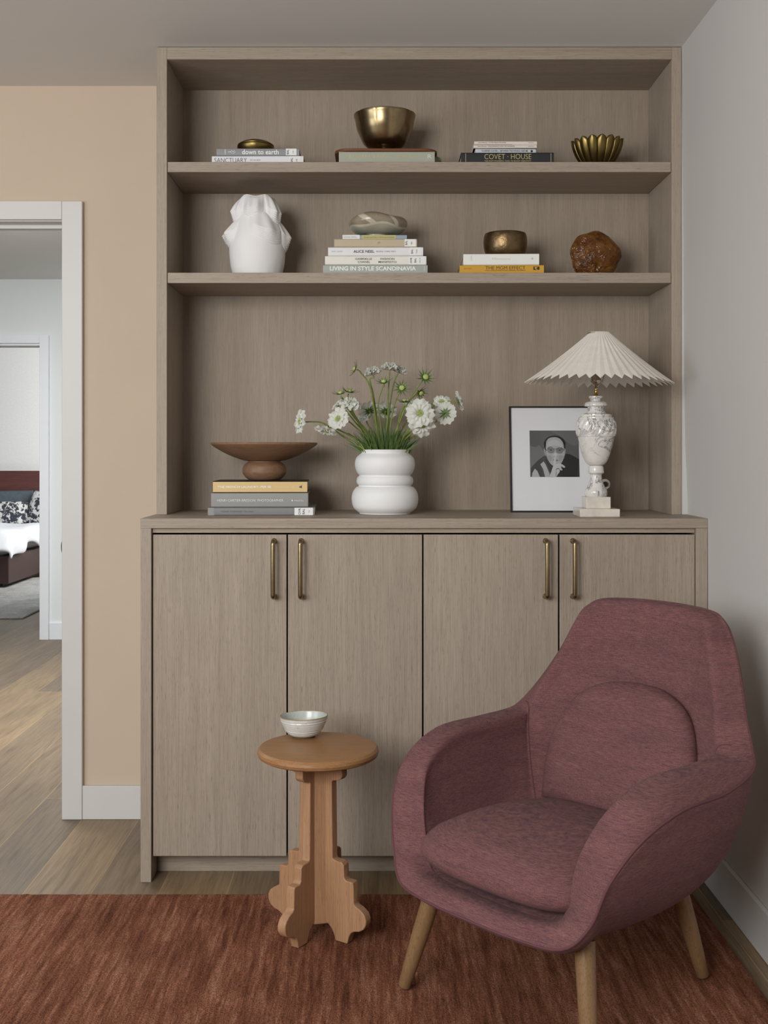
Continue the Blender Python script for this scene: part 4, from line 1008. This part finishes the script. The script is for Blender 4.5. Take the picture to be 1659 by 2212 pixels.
def shade():
    n = 46; vs, fs = [], []; V = 12
    for i in range(2*n):
        a = PI*i/n+.03; outer = i % 2 == 0
        for j in range(V+1):
            v = j/V
            ro = .0305+(.2275-.0305)*v; dep = .0035+.020*v
            r = ro if outer else ro-dep
            z = (ZT-zc)+(ZB-ZT)*v
            if not outer: z = (ZT-zc)+(ZB-ZT)*v+dep*.62
            # slight sag in the panels
            vs.append((r*math.cos(a), r*math.sin(a), z-.0045*math.sin(v*PI)))
    N_ = 2*n
    for i in range(N_):
        j = (i+1) % N_
        for q in range(V): fs.append((i*(V+1)+q, i*(V+1)+q+1, j*(V+1)+q+1, j*(V+1)+q))
    o = mesh('pleated_shade', vs, fs, M['linen'], lp); s = o.modifiers.new('t', 'SOLIDIFY'); s.thickness = .0008
    o.rotation_euler = (0, R(1.1), 0); o['label'] = 'pleated oatmeal linen shade'
shade()
tube('shade_ring', [(.026*math.cos(2*PI*i/32), .026*math.sin(2*PI*i/32), ZT-zc-.002) for i in range(33)], .0012, M['chrome'], lp, 6)
cord = thing('lamp_dimmer', 'small black cord dimmer with a clear disc behind the lamp stem', 'dimmer', at(1307,1046,3.60))
o = lathe('knob', [(0,0),(.008,0),(.009,.004),(.006,.010),(0,.010)], M['black'], cord, 24); o.rotation_euler = (R(90), 0, 0)
o = lathe('clear_disc', [(0,0),(.017,0),(.017,.002),(0,.002)], plain('milky_plastic', (176,170,160), .2), cord, 32); o.rotation_euler = (R(90), 0, 0); o.location = (0,.002,0)
tube('cord', spline([(0,.002,0),(.0,.012,-.03),(-.02,.02,-.07),(-.03,.0,-.082)], 6), .0016, M['black'], cord, 8)

# ---------------------------------------------------------------- side table
TC = Vector((-.1485, 2.905)); ta = R(33)
ztop = .5075
tb_ = thing('side_table', 'small round oak side table on a base of stepped and scalloped boards', 'table', (TC.x, TC.y, RZ))
def ztl(z): return z-RZ
lathe('tabletop', [(0,ztl(ztop-.025)),(.148,ztl(ztop-.025)),(.156,ztl(ztop-.0205)),(.1588,ztl(ztop-.013)),(.1575,ztl(ztop-.006)),(.152,ztl(ztop-.0005)),(.1495,ztl(ztop)),(0,ztl(ztop))], M['table_x'], tb_, 128, smooth=30)
def rz_of(px, py):
    """screen point on the right-hand board face -> (reach, height)"""
    k = (px-VX)/F; c, s = math.cos(ta), math.sin(ta)
    r = (k*TC.y-TC.x)/(c+k*s); Y = TC.y-r*s; return r, EYE-(py-VY)*Y/F
crp = [(690,590),(835,590),(838,640),(822,664),(800,672),(755,672),(745,684),(745,700),(752,1345),(760,1368),(790,1380),(832,1392),(852,1420),(856,1530),(870,1556),(905,1566),(930,1574),(937,1600),(941,1760),(952,1782),(990,1810),(1030,1855),(1048,1905),(1046,1950),(1025,1990),(985,2008),(945,2006),(915,2020),(898,2050),(884,2110)]
board = []
for cx_, cy_ in crp:
    px, py = 540+cx_/4.097, 1520+cy_/4.097; r_, z = rz_of(px, py); board.append((r_, z))
arch = [(778,2095),(770,2040),(745,1975),(700,1915),(660,1888)]
arc = []
for cx_, cy_ in arch:
    px, py = 540+cx_/4.097, 1520+cy_/4.097; arc.append(rz_of(px, py))
zt0 = ztop-.025
board[0] = (0.0, zt0); board[1] = (board[1][0], zt0)
zlo = min(z for _, z in board); board[-1] = (board[-1][0], RZ); 
arc[0] = (arc[0][0], RZ)
outline = [(r_, ztl(max(z, RZ))) for r_, z in board]+[(r_, ztl(max(z, RZ))) for r_, z in arc]+[(0.0, ztl(arc[-1][1]+.004))]
th = .024
for k, ang in enumerate((0, 90, 180, 270)):
    # world direction of each board: right/front, front/left, left/back, back/right
    d = -ta-k*PI/2
    o = prism('leg', outline, -th/2, th/2, M['table_z'], tb_, bevel=.002); o.rotation_euler = (0, 0, d)
    # keep the grain vertical in every board
zc0, zc1 = ztl(.054), ztl(zt0)
for sx, sy in ((1, -1), (-1, -1), (1, 1), (-1, 1)):
    pass
vs, fs = boxg(-.0315, .0315, -.0315, .0315, zc0, zc1)
o = mesh('centre_post', vs, fs, M['table_z'], tb_, bevel=.004); o.rotation_euler = (0, 0, -ta+R(45)-R(0))
# bowl on the table
Yt = 3.005; kt = Yt/F
tbw = thing('ceramic_bowl', 'small white glazed bowl with a brown rim on the side table', 'bowl', (X(656,Yt), Yt, ztop))
def cbowl():
    prof = [(0,4,0),(26,4.5,0),(34,9,0),(41,18,0),(47,31,0),(50.5,43,0),(51.3,45.5,0)]
    out = [(p.x, p.y) for p in spline(prof, 6)]
    prof2 = [(49.8,46,0),(48.5,43,0),(45,31,0),(39,19,0),(30,11,0),(0,8,0)]
    inn = [(p.x, p.y) for p in spline(prof2, 6)]
    n = 96
    def wob(r, a): return r*(1+.02*math.sin(a*2+1)+.012*math.sin(a*3))
    def mk(nm, pr, m, ridg=False):
        vs, fs = [], []; k = len(pr)
        for i in range(n):
            a = 2*PI*i/n
            for r, z in pr:
                rr = wob(r, a)+(.8*math.sin(z*1.3) if ridg and 8 < z < 40 else 0)
                vs.append((rr*kt*math.cos(a), rr*kt*math.sin(a), (z+(1.6*math.sin(a+2.6)*(z/46)**2))*kt))
        for i in range(n):
            j = (i+1)%n
            for q in range(k-1): fs.append((i*k+q, j*k+q, j*k+q+1, i*k+q+1))
        return mesh(nm, vs, fs, m, tbw, smooth=60)
    mk('outer_glaze', out[:-4], M['glaze'], True); mk('rim', out[-5:]+inn[:4], M['rimgl']); mk('inner_glaze', inn[3:], M['glaze_in'])
    lathe('foot_ring', [(0,0),(24*kt,0),(25*kt,2*kt),(25.5*kt,5.2*kt),(0,5.2*kt)], M['clayf'], tbw, 48)
cbowl()

# ---------------------------------------------------------------- mauve lounge chair
PHI = R(48); CC = Vector((.440, 2.600))
ch = thing('lounge_chair', 'mauve wool upholstered lounge chair with tapered oak legs in the corner', 'armchair', (CC.x, CC.y, RZ), -PHI)
# local frame: +x = sitter's left (right in the photo), -y = forward; b (forward) = -y
ST = [ # outer rim edge (w, b, z), band (dw, db, dz) to the inner edge
 ((0.00, .330,.275),(0,-.070,.026)), ((.13, .325,.275),(-.006,-.070,.026)), ((.235,.302,.280),(-.045,-.055,.032)), ((.285,.274,.333),(-.075,-.030,.034)),
 ((.315,.252,.420),(-.085,-.018,.034)), ((.350,.193,.500),(-.092,-.006,.036)), ((.370,.075,.543),(-.098,.0,.040)), ((.375,-.079,.546),(-.100,.0,.040)),
 ((.367,-.205,.568),(-.088,.018,.020)), ((.342,-.250,.600),(-.062,.042,.006)), ((.305,-.288,.661),(-.046,.054,.002)), ((.270,-.326,.736),(-.040,.056,.0)),
 ((.238,-.352,.810),(-.034,.056,.0)), ((.205,-.368,.860),(-.024,.054,-.006)), ((.150,-.386,.882),(-.012,.052,-.008)), ((0,-.400,.888),(0,.050,-.008))]
def bez(p0, p1, p2, p3, t): s = 1-t; return p0*s**3+p1*3*s*s*t+p2*3*s*t*t+p3*t**3
def shell():
    half = []
    for i, (O, I) in enumerate(ST):
        O = Vector(O); I = O+Vector(I)
        xy = Vector((O.x, O.y, 0)); L = xy.length; u = xy/L
        base = Vector((u.x*.15, u.y*.15, .232)); zB = .234
        rows = []
        hgt = O.z-base.z
        p1 = Vector((O.x*.94, O.y*.94, O.z-hgt*.55)); p2 = Vector((u.x*L*.74, u.y*L*.74, zB+.004))
        if i <= 3: p1 = Vector((O.x*.965, O.y*.965, O.z-hgt*.6))
        for t in (1.0, .84, .68, .52, .36, .20, .07): rows.append(bez(O, p1, p2, base, t))
        rows.append(O)
        mid = (O+I)/2; mid.z = max(O.z, I.z)+.004
        q = O.lerp(mid, .40); q.z = O.z+(mid.z-O.z)*.78
        rows += [q, mid, I]
        fl = Vector((u.x*.17, u.y*.19, .300)); hg = I.z-fl.z
        p1 = Vector((I.x*.97, I.y*.97, I.z-hg*.55)); p2 = Vector((u.x*.235, u.y*.25, .302))
        if O.y < -.15: p1 = Vector((I.x*.93, I.y+.03, I.z-hg*.5))
        for t in (.10, .3, .52, .76, 1.0): rows.append(bez(I, p1, p2, fl, t))
        half.append(rows)
    full = half+[[Vector((-p.x, p.y, p.z)) for p in r_] for r_ in half[-2:0:-1]]
    return full
raw = shell(); NS0 = len(raw)
full = []
for i in range(NS0):                              # dense stations, then dense rows
    A0, A1, A2, A3 = raw[i-1], raw[i], raw[(i+1) % NS0], raw[(i+2) % NS0]
    for s_ in range(5):
        t = s_/5
        full.append([.5*((2*p1)+(p2-p0)*t+(2*p0-5*p1+4*p2-p3)*t*t+(3*p1-p0-3*p2+p3)*t**3) for p0, p1, p2, p3 in zip(A0, A1, A2, A3)])
PR_ = 7*4
full = [spline(r_, 4) for r_ in full]
K = len(full[0]); NS = len(full)
vs = [(p.x, -p.y, p.z-RZ) for r_ in full for p in r_]; fs = []
for i in range(NS):
    j = (i+1) % NS
    for q in range(K-1): fs.append((i*K+q, i*K+q+1, j*K+q+1, j*K+q))
n = len(vs); vs.append((0, 0, .228-RZ)); vs.append((0, 0, .30-RZ))
for i in range(NS):
    j = (i+1) % NS; fs.append((i*K, j*K, n)); fs.append((j*K+K-1, i*K+K-1, n+1))
mesh('seat_shell', vs, fs, M['fabric'], ch, smooth=0)
tube('piping', [(p.x, -p.y, p.z-RZ) for p in [full[i % NS][PR_] for i in range(NS+1)]], .0030, M['piping'], ch, 8)
for st in (9, NS0-9):
    row = full[st*5][PR_+9:PR_+29]; cen = Vector((0, -.05, .5))
    tube('seam', [(p.x, -p.y, p.z-RZ) for p in [q+(cen-q).normalized()*.0002 for q in row]], .0016, M['piping'], ch, 6)
def puff(name, outline, t, fn, m, par, rings=7, top=1.0):
    """a cushion from a closed 2D outline; fn maps (u, v, h) to local coordinates"""
    n = len(outline); cx = sum(p[0] for p in outline)/n; cy = sum(p[1] for p in outline)/n
    vs, fs = [], []
    lay = []
    for k in range(rings+1):
        a = PI/2*k/rings; s = math.cos(a)**.42 if k < rings else 0; h = math.sin(a)
        lay.append((max(s, 0.0), h))
    seq = [(s, -h*.8) for s, h in lay[::-1]][:-1]+[(s, h*top) for s, h in lay]
    for s, h in seq:
        for x, y in outline: vs.append(fn(cx+(x-cx)*s, cy+(y-cy)*s, h*t/2))
    m_ = len(seq)
    for k in range(m_-1):
        for i in range(n): fs.append((k*n+i, k*n+(i+1)%n, (k+1)*n+(i+1)%n, (k+1)*n+i))
    o = mesh(name, vs, fs, m, par, smooth=0)
    bm = bmesh.new(); bm.from_mesh(o.data); bmesh.ops.remove_doubles(bm, verts=bm.verts, dist=.0002); bmesh.ops.recalc_face_normals(bm, faces=bm.faces); bm.to_mesh(o.data); bm.free(); o.data.shade_smooth()
    return o
so = [(0,.296),(.12,.290),(.195,.268),(.232,.225),(.240,.12),(.232,.0),(.215,-.12),(.185,-.215),(.10,-.235),(0,-.24)]
so = so+[(-x, y) for x, y in so[-2:0:-1]]
so = [(p.x, p.y) for p in spline([(a, b2, 0) for a, b2 in so+[so[0]]], 4)[:-1]]
puff('seat_cushion', so, .135, lambda u, v, h: (u, -v, .352-RZ+h+.008*(1-(v/.3)**2)-(.02*max(0, -v)/.24)), M['fabric'], ch)
bo = [(-.205,0),(-.215,.10),(-.205,.19),(-.165,.27),(-.09,.315),(0,.325),(.09,.315),(.165,.27),(.205,.19),(.215,.10),(.205,0),(.1,-.008),(-.1,-.008)]
bo = [(p.x, p.y) for p in spline([(a, b2, 0) for a, b2 in bo+[bo[0]]], 4)[:-1]]
lean = R(19)
def backmap(u, v, h):
    b_ = -.200-math.sin(lean)*v+h*math.cos(lean)+.55*u*u; z = .385+math.cos(lean)*v+h*math.sin(lean)
    return (u, -b_, z-RZ)
puff('back_cushion', bo, .10, backmap, M['fabric'], ch)
# legs
def world2loc(x, y):
    d = Vector((x-CC.x, y-CC.y)); c, s = math.cos(-PHI), math.sin(-PHI); return (d.x*c+d.y*s, -d.x*s+d.y*c)
feet = [(at(872,2132,2.603).x, 2.603), (.785, 2.656), (.434, 2.235), (.43, 2.985)]
for fx_, fy_ in feet:
    a, b2 = world2loc(fx_, fy_); top = Vector((a*.80, b2*.80, .262-RZ)); bot = Vector((a, b2, .003))
    tube('leg', [bot, bot.lerp(top, .02), bot.lerp(top, .25), bot.lerp(top, .5), top], lambda t: .0125+.010*t if t > .01 else .0105, M['leg_oak'], ch, 24)
